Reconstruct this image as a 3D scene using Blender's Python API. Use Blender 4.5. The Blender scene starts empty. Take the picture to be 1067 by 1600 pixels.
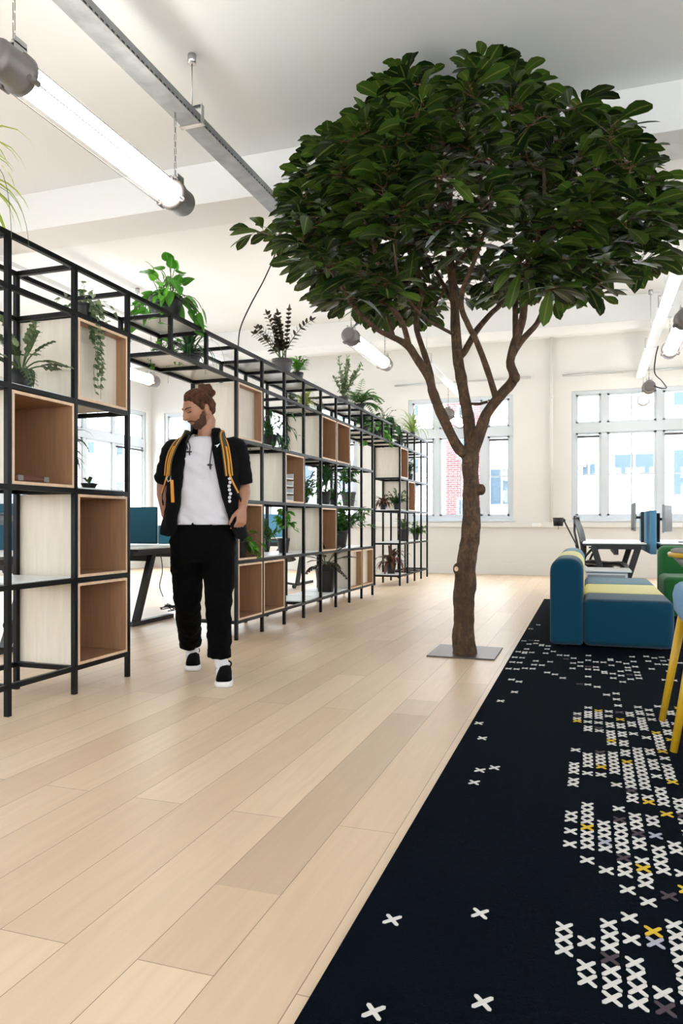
import bpy, math, random
from mathutils import Vector, Matrix, noise
random.seed(7)
PI = math.pi
scn = bpy.context.scene
C = scn.collection

# ------------------------------------------------------------------ camera, sky, exposure
FPX, CX, HY, EYE = 1150.0, 533.5, 817.0, 0.956
TH = math.atan((920 - CX) / FPX)
CT, ST = math.cos(TH), math.sin(TH)
cam_d = bpy.data.cameras.new('camera'); cam = bpy.data.objects.new('camera', cam_d); C.objects.link(cam)
cam.location = (0, 0, EYE); cam.rotation_euler = (PI / 2, 0, TH)
cam_d.sensor_fit = 'VERTICAL'; cam_d.sensor_height = 36.0; cam_d.sensor_width = 24.0
cam_d.lens = 36.0 * FPX / 1600.0
cam_d.shift_y = (817 - 800) / 1600.0
cam_d.clip_end = 200
scn.camera = cam
scn.view_settings.view_transform = 'Standard'; scn.view_settings.look = 'None'
scn.view_settings.gamma = 1.0; scn.view_settings.use_curve_mapping = False
scn.view_settings.exposure = 0.78
SKY = 9.0
LAMP = 9.0
w = bpy.data.worlds.new('sky'); scn.world = w; w.use_nodes = True
wn = w.node_tree.nodes['Background']; wn.inputs[0].default_value = (.975, 0.985, 1.0, 1); wn.inputs[1].default_value = SKY

def window_portal(x, y, z, w_, h_, rz):
    d = bpy.data.lights.new('window_portal', 'AREA'); d.shape = 'RECTANGLE'; d.size = w_; d.size_y = h_
    d.cycles.is_portal = True
    o = bpy.data.objects.new('window_portal', d); C.objects.link(o); o.location = (x, y, z)
    o.rotation_euler = (PI / 2, 0, rz)

# room: X to the right, Y into the depth, floor z=0
XL, XR, YB, YF, ZC = -9.0, 5.6, -4.5, 13.85, 4.3
SILL, WTOP = 1.0, 3.32

# ------------------------------------------------------------------ helpers
def fpt(px, py, z=0.0):
    zc = FPX * (EYE - z) / (py - HY); xc = (px - CX) / FPX * zc
    return Vector((xc * CT - zc * ST, xc * ST + zc * CT, z))
def vpt(px, py, zc):
    xc = (px - CX) / FPX * zc
    return Vector((xc * CT - zc * ST, xc * ST + zc * CT, EYE + (HY - py) / FPX * zc))

class MB:
    def __init__(s): s.v = []; s.f = []; s.m = []; s.a = None; s.sm = []
    def face(s, idx, m=0, sm=False): s.f.append(tuple(idx)); s.m.append(m); s.sm.append(sm)
    def box(s, x0, x1, y0, y1, z0, z1, m=0):
        b = len(s.v)
        s.v += [(x0,y0,z0),(x1,y0,z0),(x1,y1,z0),(x0,y1,z0),(x0,y0,z1),(x1,y0,z1),(x1,y1,z1),(x0,y1,z1)]
        ms = m if isinstance(m, (list, tuple)) else [m] * 6      # order: bottom, top, -y, +x, +y, -x
        for q, mm in zip([(3,2,1,0),(4,5,6,7),(0,1,5,4),(1,2,6,5),(2,3,7,6),(3,0,4,7)], ms): s.face([b + i for i in q], mm)
        return s
    def beam(s, p, q, w_, h_, up=(0,0,1), m=0):
        p = Vector(p); q = Vector(q); d = (q - p).normalized(); u = Vector(up)
        if abs(d.dot(u)) > .98: u = Vector((0,1,0))
        a = d.cross(u).normalized() * w_ / 2; c = a.normalized().cross(d).normalized() * h_ / 2
        b = len(s.v)
        for e in (p, q):
            for sa, sc in ((-1,-1),(1,-1),(1,1),(-1,1)): s.v.append(tuple(e + a * sa + c * sc))
        for qd in [(0,1,2,3),(7,6,5,4),(0,4,5,1),(1,5,6,2),(2,6,7,3),(3,7,4,0)]: s.face([b + i for i in qd], m)
        return s
    def tube(s, pts, rad, seg=8, m=0, cap=True, flat=1.0, upv=None):
        pts = [Vector(p) for p in pts]; n = len(pts)
        if not isinstance(rad, (list, tuple)): rad = [rad] * n
        b = len(s.v); pu = None
        for i, p in enumerate(pts):
            d = (pts[min(i + 1, n - 1)] - pts[max(i - 1, 0)])
            if d.length < 1e-9: d = Vector((0,0,1))
            d.normalize()
            if pu is None:
                u = Vector(upv) if upv else (Vector((0,0,1)) if abs(d.z) < .9 else Vector((1,0,0)))
            else: u = pu
            u = (u - d * u.dot(d)).normalized(); pu = u
            v = d.cross(u)
            for k in range(seg):
                t = 2 * PI * k / seg
                s.v.append(tuple(p + u * math.cos(t) * rad[i] * flat + v * math.sin(t) * rad[i]))
        for i in range(n - 1):
            for k in range(seg):
                k2 = (k + 1) % seg
                s.face((b + i*seg + k, b + i*seg + k2, b + (i+1)*seg + k2, b + (i+1)*seg + k), m, True)
        if cap:
            s.face([b + k for k in range(seg)][::-1], m); s.face([b + (n-1)*seg + k for k in range(seg)], m)
        return s
    def rings(s, rings, m=0, cap=True, closed=True, sm=True):
        b = len(s.v); n = len(rings); g = len(rings[0])
        for r in rings: s.v += [tuple(p) for p in r]
        for i in range(n - 1):
            for k in range(g if closed else g - 1):
                k2 = (k + 1) % g
                s.face((b + i*g + k, b + i*g + k2, b + (i+1)*g + k2, b + (i+1)*g + k), m, sm)
        if cap and closed:
            s.face([b + k for k in range(g)][::-1], m, False); s.face([b + (n-1)*g + k for k in range(g)], m, False)
        return s
    def lathe(s, prof, c=(0,0,0), seg=24, m=0, axis='z'):
        rs = []
        for r, h in prof:
            ring = []
            for k in range(seg):
                t = 2 * PI * k / seg; x, y, z = r * math.cos(t), r * math.sin(t), h
                if axis == 'y': x, y, z = x, h, -y
                if axis == 'x': x, y, z = h, x, y
                ring.append((c[0] + x, c[1] + y, c[2] + z))
            rs.append(ring)
        return s.rings(rs, m)
    def blob(s, c, r, seg=14, rg=10, m=0, rot=None):
        rs = []
        for i in range(rg + 1):
            ph = -PI/2 + PI * i / rg; ring = []
            cp = max(math.cos(ph), .02)
            for k in range(seg):
                t = 2 * PI * k / seg
                p = Vector((r[0]*cp*math.cos(t), r[1]*cp*math.sin(t), r[2]*math.sin(ph)))
                if rot: p = rot @ p
                ring.append(tuple(Vector(c) + p))
            rs.append(ring)
        return s.rings(rs, m)
    def build(s, name, mats, parent=None, bevel=0, attr=None, loc=None):
        me = bpy.data.meshes.new(name); me.from_pydata(s.v, [], s.f)
        if not isinstance(mats, (list, tuple)): mats = [mats]
        for mt in mats: me.materials.append(mt)
        me.polygons.foreach_set('material_index', s.m)
        me.polygons.foreach_set('use_smooth', s.sm)
        if s.a is not None:
            at = me.attributes.new('leaf', 'FLOAT_COLOR', 'POINT')
            fl = []
            for q in s.a: fl += [q[0], q[1], q[2], 1.0]
            at.data.foreach_set('color', fl)
        me.update()
        o = bpy.data.objects.new(name, me); C.objects.link(o)
        if parent: o.parent = parent
        if loc: o.location = loc
        if bevel:
            md = o.modifiers.new('bevel', 'BEVEL'); md.width = bevel; md.segments = 2; md.limit_method = 'ANGLE'; md.angle_limit = .6
        return o

def tag(o, label=None, cat=None, group=None, kind=None):
    if label: o['label'] = label
    if cat: o['category'] = cat
    if group: o['group'] = group
    if kind: o['kind'] = kind
    return o
def empty(name, loc=(0,0,0), rz=0, label=None, cat=None, group=None):
    o = bpy.data.objects.new(name, None); C.objects.link(o); o.location = loc; o.rotation_euler = (0,0,rz)
    o.empty_display_size = .1
    return tag(o, label, cat, group)
def struct(o): o['kind'] = 'structure'; return o
def copy_tree(o, parent=None):
    kids = list(o.children); c = o.copy(); C.objects.link(c); c.parent = parent
    for ch in kids: copy_tree(ch, c)
    return c

# ------------------------------------------------------------------ materials
def mat(name, col, rough=.6, metal=0, spec=.5, sheen=0, coat=0, bump=None, emis=None, var=None, sss=0):
    m = bpy.data.materials.new(name); m.use_nodes = True; nt = m.node_tree; N = nt.nodes; L = nt.links
    b = N['Principled BSDF']; b.inputs['Base Color'].default_value = (*col, 1); b.inputs['Roughness'].default_value = rough
    b.inputs['Metallic'].default_value = metal; b.inputs['Specular IOR Level'].default_value = spec
    b.inputs['Sheen Weight'].default_value = sheen; b.inputs['Coat Weight'].default_value = coat
    if sss: b.inputs['Subsurface Weight'].default_value = sss; b.inputs['Subsurface Radius'].default_value = (.02,.008,.004)
    if emis: b.inputs['Emission Color'].default_value = (*emis[0], 1); b.inputs['Emission Strength'].default_value = emis[1]
    tc = N.new('ShaderNodeTexCoord')
    if var:
        n = N.new('ShaderNodeTexNoise'); n.inputs['Scale'].default_value = var[0]; n.inputs['Detail'].default_value = 4
        mp = N.new('ShaderNodeMapping'); L.new(tc.outputs['Object'], mp.inputs[0]); L.new(mp.outputs[0], n.inputs['Vector'])
        if len(var) > 2: mp.inputs['Scale'].default_value = var[2]
        r = N.new('ShaderNodeMapRange'); r.inputs[1].default_value = .3; r.inputs[2].default_value = .7
        r.inputs[3].default_value = 1 - var[1]; r.inputs[4].default_value = 1 + var[1]
        L.new(n.outputs[0], r.inputs[0])
        mx = N.new('ShaderNodeVectorMath'); mx.operation = 'SCALE'; mx.inputs[0].default_value = col
        L.new(r.outputs[0], mx.inputs['Scale']); L.new(mx.outputs[0], b.inputs['Base Color'])
    if bump:
        n = N.new('ShaderNodeTexNoise'); n.inputs['Scale'].default_value = bump[0]; n.inputs['Detail'].default_value = 5
        L.new(tc.outputs['Object'], n.inputs['Vector'])
        bp = N.new('ShaderNodeBump'); bp.inputs['Strength'].default_value = bump[1]; bp.inputs['Distance'].default_value = .01
        L.new(n.outputs[0], bp.inputs['Height']); L.new(bp.outputs[0], b.inputs['Normal'])
    return m

def leaf_mat(name, dark, light, rib, rough=.4):
    m = bpy.data.materials.new(name); m.use_nodes = True; nt = m.node_tree; N = nt.nodes; L = nt.links
    b = N['Principled BSDF']; b.inputs['Roughness'].default_value = rough
    at = N.new('ShaderNodeAttribute'); at.attribute_name = 'leaf'
    sp = N.new('ShaderNodeSeparateColor'); L.new(at.outputs['Color'], sp.inputs[0])
    m1 = N.new('ShaderNodeMix'); m1.data_type = 'RGBA'; m1.inputs['A'].default_value = (*dark, 1); m1.inputs['B'].default_value = (*light, 1)
    L.new(sp.outputs[2], m1.inputs['Factor'])
    r = N.new('ShaderNodeMapRange'); r.inputs[1].default_value = 0.0; r.inputs[2].default_value = .16; r.inputs[3].default_value = .75; r.inputs[4].default_value = 0
    L.new(sp.outputs[1], r.inputs[0])
    m2 = N.new('ShaderNodeMix'); m2.data_type = 'RGBA'; m2.inputs['B'].default_value = (*rib, 1)
    L.new(m1.outputs['Result'], m2.inputs['A']); L.new(r.outputs[0], m2.inputs['Factor'])
    L.new(m2.outputs['Result'], b.inputs['Base Color'])
    tr = N.new('ShaderNodeBsdfTranslucent'); L.new(m2.outputs['Result'], tr.inputs['Color'])
    mx = N.new('ShaderNodeMixShader'); mx.inputs[0].default_value = .25
    L.new(b.outputs[0], mx.inputs[1]); L.new(tr.outputs[0], mx.inputs[2])
    L.new(mx.outputs[0], N['Material Output'].inputs['Surface'])
    return m

def wood_mat(name, col, contrast=.12, scale=(14, 14, 1.2), rough=.5):
    m = bpy.data.materials.new(name); m.use_nodes = True; nt = m.node_tree; N = nt.nodes; L = nt.links
    b = N['Principled BSDF']; b.inputs['Roughness'].default_value = rough
    tc = N.new('ShaderNodeTexCoord'); mp = N.new('ShaderNodeMapping'); mp.inputs['Scale'].default_value = scale
    L.new(tc.outputs['Object'], mp.inputs[0])
    n = N.new('ShaderNodeTexNoise'); n.inputs['Scale'].default_value = 3; n.inputs['Detail'].default_value = 8; n.inputs['Distortion'].default_value = .4
    L.new(mp.outputs[0], n.inputs['Vector'])
    r = N.new('ShaderNodeMapRange'); r.inputs[1].default_value = .3; r.inputs[2].default_value = .7
    r.inputs[3].default_value = 1 - contrast; r.inputs[4].default_value = 1 + contrast; L.new(n.outputs[0], r.inputs[0])
    mx = N.new('ShaderNodeVectorMath'); mx.operation = 'SCALE'; mx.inputs[0].default_value = col
    L.new(r.outputs[0], mx.inputs['Scale']); L.new(mx.outputs[0], b.inputs['Base Color'])
    return m

def floor_mat():
    m = bpy.data.materials.new('oak_planks'); m.use_nodes = True; nt = m.node_tree; N = nt.nodes; L = nt.links
    b = N['Principled BSDF']
    tc = N.new('ShaderNodeTexCoord')
    mp = N.new('ShaderNodeMapping'); L.new(tc.outputs['Object'], mp.inputs[0])
    mp.inputs['Rotation'].default_value = (0, 0, -PI/2)
    br = N.new('ShaderNodeTexBrick'); L.new(mp.outputs[0], br.inputs['Vector'])
    br.offset = .37; br.offset_frequency = 2; br.squash = 1
    br.inputs['Scale'].default_value = 1; br.inputs['Brick Width'].default_value = 2.2; br.inputs['Row Height'].default_value = .1875
    br.inputs['Mortar Size'].default_value = .0013; br.inputs['Mortar Smooth'].default_value = .3
    br.inputs['Color1'].default_value = (.60, .435, .295, 1); br.inputs['Color2'].default_value = (.75, .575, .41, 1)
    br.inputs['Mortar'].default_value = (.30, .20, .13, 1); br.inputs['Bias'].default_value = 0.25
    # grain
    mp2 = N.new('ShaderNodeMapping'); mp2.inputs['Scale'].default_value = (22, 1.6, 1); L.new(tc.outputs['Object'], mp2.inputs[0])
    n = N.new('ShaderNodeTexNoise'); n.inputs['Scale'].default_value = 1.6; n.inputs['Detail'].default_value = 9; n.inputs['Distortion'].default_value = .5
    L.new(mp2.outputs[0], n.inputs['Vector'])
    r = N.new('ShaderNodeMapRange'); r.inputs[1].default_value = .3; r.inputs[2].default_value = .7; r.inputs[3].default_value = .95; r.inputs[4].default_value = 1.04
    L.new(n.outputs[0], r.inputs[0])
    # knots
    v = N.new('ShaderNodeTexVoronoi'); mp3 = N.new('ShaderNodeMapping'); mp3.inputs['Scale'].default_value = (2.6, .85, 1)
    L.new(tc.outputs['Object'], mp3.inputs[0]); L.new(mp3.outputs[0], v.inputs['Vector']); v.inputs['Scale'].default_value = 1.4
    kr = N.new('ShaderNodeMapRange'); kr.inputs[1].default_value = .012; kr.inputs[2].default_value = .045; kr.inputs[3].default_value = .68; kr.inputs[4].default_value = 1
    L.new(v.outputs['Distance'], kr.inputs[0])
    mm = N.new('ShaderNodeMath'); mm.operation = 'MULTIPLY'; L.new(r.outputs[0], mm.inputs[0]); L.new(kr.outputs[0], mm.inputs[1])
    # one darker plank
    sx = N.new('ShaderNodeSeparateXYZ'); L.new(tc.outputs['Object'], sx.inputs[0])
    def rng(sock, a, c_):
        g = N.new('ShaderNodeMath'); g.operation = 'GREATER_THAN'; L.new(sock, g.inputs[0]); g.inputs[1].default_value = a
        l = N.new('ShaderNodeMath'); l.operation = 'LESS_THAN'; L.new(sock, l.inputs[0]); l.inputs[1].default_value = c_
        p = N.new('ShaderNodeMath'); p.operation = 'MULTIPLY'; L.new(g.outputs[0], p.inputs[0]); L.new(l.outputs[0], p.inputs[1]); return p.outputs[0]
    dk = N.new('ShaderNodeMath'); dk.operation = 'MULTIPLY'; L.new(rng(sx.outputs[0], -.9375, -.75), dk.inputs[0]); L.new(rng(sx.outputs[1], 1.74, 3.9), dk.inputs[1])
    dr = N.new('ShaderNodeMapRange'); dr.inputs[3].default_value = 1; dr.inputs[4].default_value = .86; L.new(dk.outputs[0], dr.inputs[0])
    m3 = N.new('ShaderNodeMath'); m3.operation = 'MULTIPLY'; L.new(mm.outputs[0], m3.inputs[0]); L.new(dr.outputs[0], m3.inputs[1])
    sc = N.new('ShaderNodeVectorMath'); sc.operation = 'SCALE'; L.new(br.outputs['Color'], sc.inputs[0]); L.new(m3.outputs[0], sc.inputs['Scale'])
    L.new(sc.outputs[0], b.inputs['Base Color'])
    b.inputs['Roughness'].default_value = .38; b.inputs['Specular IOR Level'].default_value = .45
    bp = N.new('ShaderNodeBump'); bp.inputs['Strength'].default_value = .35; bp.inputs['Distance'].default_value = .002; bp.invert = True
    L.new(br.outputs['Fac'], bp.inputs['Height']); L.new(bp.outputs[0], b.inputs['Normal'])
    return m

def bark_mat():
    m = bpy.data.materials.new('bark'); m.use_nodes = True; nt = m.node_tree; N = nt.nodes; L = nt.links
    b = N['Principled BSDF']; b.inputs['Roughness'].default_value = .85
    tc = N.new('ShaderNodeTexCoord'); mp = N.new('ShaderNodeMapping'); mp.inputs['Scale'].default_value = (1.5, 1.5, .8); L.new(tc.outputs['Object'], mp.inputs[0])
    n = N.new('ShaderNodeTexNoise'); n.inputs['Scale'].default_value = 16; n.inputs['Detail'].default_value = 10; n.inputs['Roughness'].default_value = .68; n.inputs['Distortion'].default_value = .8; L.new(mp.outputs[0], n.inputs['Vector'])
    cr = N.new('ShaderNodeValToRGB'); cr.color_ramp.elements[0].position = .32; cr.color_ramp.elements[0].color = (.030, .014, .008, 1)
    cr.color_ramp.elements[1].position = .72; cr.color_ramp.elements[1].color = (.16, .095, .045, 1); e = cr.color_ramp.elements.new(.5); e.color = (.072, .038, .018, 1)
    L.new(n.outputs[0], cr.inputs[0])
    mp2 = N.new('ShaderNodeMapping'); mp2.inputs['Scale'].default_value = (3, 3, 34); L.new(tc.outputs['Object'], mp2.inputs[0])
    n2 = N.new('ShaderNodeTexNoise'); n2.inputs['Scale'].default_value = 1.5; n2.inputs['Detail'].default_value = 3; n2.inputs['Distortion'].default_value = .6; L.new(mp2.outputs[0], n2.inputs['Vector'])
    ad = N.new('ShaderNodeMath'); ad.operation = 'ADD'; L.new(n.outputs[0], ad.inputs[0]); L.new(n2.outputs[0], ad.inputs[1])
    bp = N.new('ShaderNodeBump'); bp.inputs['Strength'].default_value = 1; bp.inputs['Distance'].default_value = .012
    L.new(ad.outputs[0], bp.inputs['Height']); L.new(bp.outputs[0], b.inputs['Normal'])
    L.new(cr.outputs[0], b.inputs['Base Color'])
    return m

def glass_mat():
    m = bpy.data.materials.new('window_glass'); m.use_nodes = True; nt = m.node_tree; N = nt.nodes; L = nt.links
    N.remove(N['Principled BSDF'])
    t = N.new('ShaderNodeBsdfTransparent'); t.inputs[0].default_value = (.96, .99, 1, 1)
    g = N.new('ShaderNodeBsdfGlossy'); g.inputs['Roughness'].default_value = .02
    mx = N.new('ShaderNodeMixShader'); mx.inputs[0].default_value = .06
    L.new(t.outputs[0], mx.inputs[1]); L.new(g.outputs[0], mx.inputs[2]); L.new(mx.outputs[0], N['Material Output'].inputs[0])
    return m

def tray_mat():
    m = mat('galvanised_tray', (.34, .35, .355), .5, .8, var=(9, .16))
    nt = m.node_tree; N = nt.nodes; L = nt.links; b = N['Principled BSDF']
    tc = N.new('ShaderNodeTexCoord'); sx = N.new('ShaderNodeSeparateXYZ'); L.new(tc.outputs['Object'], sx.inputs[0])
    fr = N.new('ShaderNodeMath'); fr.operation = 'FRACT'; dv = N.new('ShaderNodeMath'); dv.operation = 'DIVIDE'; dv.inputs[1].default_value = .05
    L.new(sx.outputs[1], dv.inputs[0]); L.new(dv.outputs[0], fr.inputs[0])
    a = N.new('ShaderNodeMath'); a.operation = 'LESS_THAN'; a.inputs[1].default_value = .62; L.new(fr.outputs[0], a.inputs[0])
    z1 = N.new('ShaderNodeMath'); z1.operation = 'LESS_THAN'; z1.inputs[1].default_value = .018; L.new(sx.outputs[2], z1.inputs[0])
    z2 = N.new('ShaderNodeMath'); z2.operation = 'GREATER_THAN'; z2.inputs[1].default_value = .006; L.new(sx.outputs[2], z2.inputs[0])
    p = N.new('ShaderNodeMath'); p.operation = 'MULTIPLY'; L.new(z1.outputs[0], p.inputs[0]); L.new(z2.outputs[0], p.inputs[1])
    q = N.new('ShaderNodeMath'); q.operation = 'MULTIPLY'; L.new(p.outputs[0], q.inputs[0]); L.new(a.outputs[0], q.inputs[1])
    mx = N.new('ShaderNodeMix'); mx.data_type = 'RGBA'; mx.inputs['B'].default_value = (.02, .02, .02, 1)
    src = b.inputs['Base Color'].links[0].from_socket
    L.new(src, mx.inputs['A']); L.new(q.outputs[0], mx.inputs['Factor']); L.new(mx.outputs['Result'], b.inputs['Base Color'])
    return m

def facade_mat(name, brick=False, col=(.75,.76,.78)):
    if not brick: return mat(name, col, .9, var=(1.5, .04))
    m = bpy.data.materials.new(name); m.use_nodes = True; nt = m.node_tree; N = nt.nodes; L = nt.links
    b = N['Principled BSDF']; b.inputs['Roughness'].default_value = .9
    tc = N.new('ShaderNodeTexCoord'); mp = N.new('ShaderNodeMapping'); mp.inputs['Rotation'].default_value = (PI/2, 0, 0); L.new(tc.outputs['Object'], mp.inputs[0])
    br = N.new('ShaderNodeTexBrick'); L.new(mp.outputs[0], br.inputs['Vector']); br.inputs['Scale'].default_value = 1
    br.inputs['Brick Width'].default_value = .26; br.inputs['Row Height'].default_value = .085; br.inputs['Mortar Size'].default_value = .008
    br.inputs['Color1'].default_value = (.085, .030, .034, 1); br.inputs['Color2'].default_value = (.12, .045, .045, 1); br.inputs['Mortar'].default_value = (.22, .18, .18, 1)
    L.new(br.outputs['Color'], b.inputs['Base Color']); return m

M = dict(
    wall=mat('wall_paint', (.73, .712, .68), .7, var=(.8, .02)),
    ceil=mat('ceiling_paint', (.85, .85, .84), .8),
    beam=mat('beam_paint', (.80, .79, .775), .8),
    white=mat('white_lacquer', (.82, .83, .83), .35),
    winframe=mat('window_frame_paint', (.60, .64, .68), .35),
    metal=mat('black_steel', (.003, .003, .0035), .4, .0, .2),
    pale=wood_mat('pale_ash_laminate', (.74, .67, .56), .06),
    oak=wood_mat('oak_veneer', (.36, .195, .105), .13),
    edge=wood_mat('oak_edging', (.72, .50, .33), .08),
    board=mat('white_shelf_board', (.82, .83, .82), .3),
    floor=floor_mat(), glass=glass_mat(), bark=bark_mat(), tray=tray_mat(),
    rug=mat('navy_carpet', (.0014, .0036, .0075), .95, spec=.04, sheen=.0, bump=(220, .6), var=(60, .35)),
    xw=mat('white_yarn', (.68, .65, .62), .9, bump=(400, .5)), xy=mat('yellow_yarn', (.60, .40, .02), .9),
    xg=mat('grey_yarn', (.36, .35, .42), .9), xd=mat('mauve_yarn', (.055, .035, .048), .9),
    pot=mat('dark_plastic_pot', (.013, .0125, .014), .45), pot2=mat('grey_pot', (.07, .062, .062), .5),
    soil=mat('soil', (.03, .018, .01), 1, bump=(60, 1)),
    grey=mat('lamp_grey_cast', (.20, .18, .175), .45, .3), steel=mat('bright_steel', (.55, .55, .55), .3, .9),
    dsteel=mat('dark_steel', (.10, .10, .10), .4, .8),
    tube=mat('lamp_tube_glass', (.9, .9, .85), .2, emis=((1.0, .96, .88), LAMP)),
    blue=mat('petrol_wool', (.001, .046, .088), .85, spec=.1, sheen=.22, bump=(500, .25)),
    teal=mat('teal_wool', (.008, .12, .19), .85, spec=.2, sheen=.35, bump=(500, .25)),
    yellow=mat('yellow_wool', (.72, .66, .27), .85, spec=.2, sheen=.2, bump=(500, .25)),
    green=mat('green_wool', (.015, .12, .028), .85, spec=.2, sheen=.25, bump=(500, .25)),
    lblue=mat('light_blue_wool', (.12, .27, .46), .85, spec=.2, sheen=.2, bump=(500, .25)),
    gwool=mat('grey_wool', (.30, .28, .28), .85, bump=(500, .25)),
    ylac=mat('yellow_lacquer', (.62, .36, .015), .35),
    screen=mat('teal_screen_felt', (.004, .062, .10), .9), screen2=mat('blue_screen_felt', (.10, .28, .44), .85),
    desk=mat('desk_white', (.80, .81, .80), .4), black=mat('black_plastic', (.005, .005, .0055), .45),
    mesh=mat('chair_mesh', (.10, .10, .105), .6), monitor=mat('monitor_back', (.32, .33, .34), .4),
    skin=mat('skin', (.36, .17, .105), .55, sss=.08, bump=(90, .05)), hair=mat('brown_hair', (.068, .025, .010), .6, spec=.2, bump=(160, .6), var=(50, .5, (1,1,.2))),
    beard=mat('brown_beard', (.075, .033, .018), .8, bump=(200, .6), var=(90, .3)),
    tee=mat('white_cotton', (.60, .58, .62), .9, bump=(14, .5)), jacket=mat('black_jacket', (.003, .003, .0036), .9, spec=.15, bump=(25, .5)),
    trous=mat('black_trousers', (.0012, .0012, .0014), .95, spec=.1), sock=mat('white_sock', (.78, .77, .80), .9),
    suede=mat('black_suede', (.003, .0035, .0028), .95, spec=.1), sole=mat('white_rubber', (.75, .73, .74), .5),
    strap=mat('amber_webbing', (.60, .24, .015), .7), olive=mat('olive_strap_padding', (.04, .042, .02), .85),
    brown=mat('brown_leather', (.10, .03, .015), .5), white_lead=mat('white_cord', (.8,.8,.8), .5),
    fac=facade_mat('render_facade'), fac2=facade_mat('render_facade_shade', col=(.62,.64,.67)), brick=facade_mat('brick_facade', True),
    extglass=mat('outside_window_glass', (.035, .06, .085), .3, spec=.3), street=mat('street', (.35, .35, .36), .9),
    plate=mat('tree_base_plate_steel', (.10, .075, .07), .4, .6), cable=mat('black_cable', (.012, .012, .012), .5),
)
LM = dict(
    tree=leaf_mat('tree_leaf', (.006, .022, .004), (.085, .165, .020), (.26, .28, .07), .36),
    pothos=leaf_mat('pothos_leaf', (.045, .22, .015), (.13, .42, .04), (.2, .45, .08), .35),
    dark=leaf_mat('dark_leaf', (.012, .055, .018), (.04, .14, .035), (.08, .2, .06), .4),
    zz=leaf_mat('bronze_leaf', (.025, .016, .010), (.07, .05, .025), (.10, .08, .04), .35),
    grey=leaf_mat('grey_green_leaf', (.05, .09, .04), (.20, .26, .12), (.35, .38, .25), .5),
    fern=leaf_mat('fern_leaf', (.025, .10, .012), (.07, .22, .03), (.1, .25, .05), .5),
    spider=leaf_mat('striped_grass_leaf', (.16, .30, .04), (.34, .45, .10), (.75, .75, .45), .5),
    yel=leaf_mat('yellow_green_leaf', (.28, .38, .03), (.5, .55, .10), (.6, .6, .2), .5),
    red=leaf_mat('red_green_leaf', (.06, .055, .03), (.20, .045, .035), (.12, .15, .06), .45),
)

# ------------------------------------------------------------------ room shell
WT = .35
f = MB().box(XL, XR, YB, YF, -.12, 0); struct(f.build('floor', M['floor']))
c_ = MB().box(XL, XR, YB, YF, ZC, ZC + .2); struct(c_.build('ceiling', M['ceil']))
for i, y in enumerate((.55, 6.07, 11.58)):
    struct(MB().box(XL + .001, XR - .001, y, y + .5, 3.92, ZC, 0).build('trim_%d' % (i + 1), M['beam'], bevel=.006))

def wall_with_openings(name, a0, a1, opens, make):
    """opens: list of (u0,u1) along the wall; make(mb,u0,u1,z0,z1) adds a block"""
    mb = MB(); cur = a0
    for u0, u1 in opens:
        make(mb, cur, u0, 0, ZC); make(mb, u0, u1, 0, SILL); make(mb, u0, u1, WTOP, ZC); cur = u1
    make(mb, cur, a1, 0, ZC)
    return struct(mb.build(name, M['wall']))

far_open = [(-8.7, -6.7), (-6.3, -4.32), (-3.30, -1.32), (-.294, 1.686), (2.72, 4.7)]
side_open = [(-3.9 + i * 3.0, -1.35 + i * 3.0) for i in range(6)]
rear_open = [(-8.2, -6.2), (-5.2, -3.2), (-2.2, -.2), (.8, 2.8), (3.4, 5.2)]
wall_with_openings('wall_far', XL - WT, XR + WT, far_open, lambda mb, a, b, z0, z1: mb.box(a, b, YF, YF + WT, z0, z1))
wall_with_openings('wall_rear', XL - WT, XR + WT, rear_open, lambda mb, a, b, z0, z1: mb.box(a, b, YB - WT, YB, z0, z1))
wall_with_openings('wall_left', YB, YF, side_open, lambda mb, a, b, z0, z1: mb.box(XL - WT, XL, a, b, z0, z1))
wall_with_openings('wall_right', YB, YF, side_open[:5:2], lambda mb, a, b, z0, z1: mb.box(XR, XR + WT, a, b, z0, z1))

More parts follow.
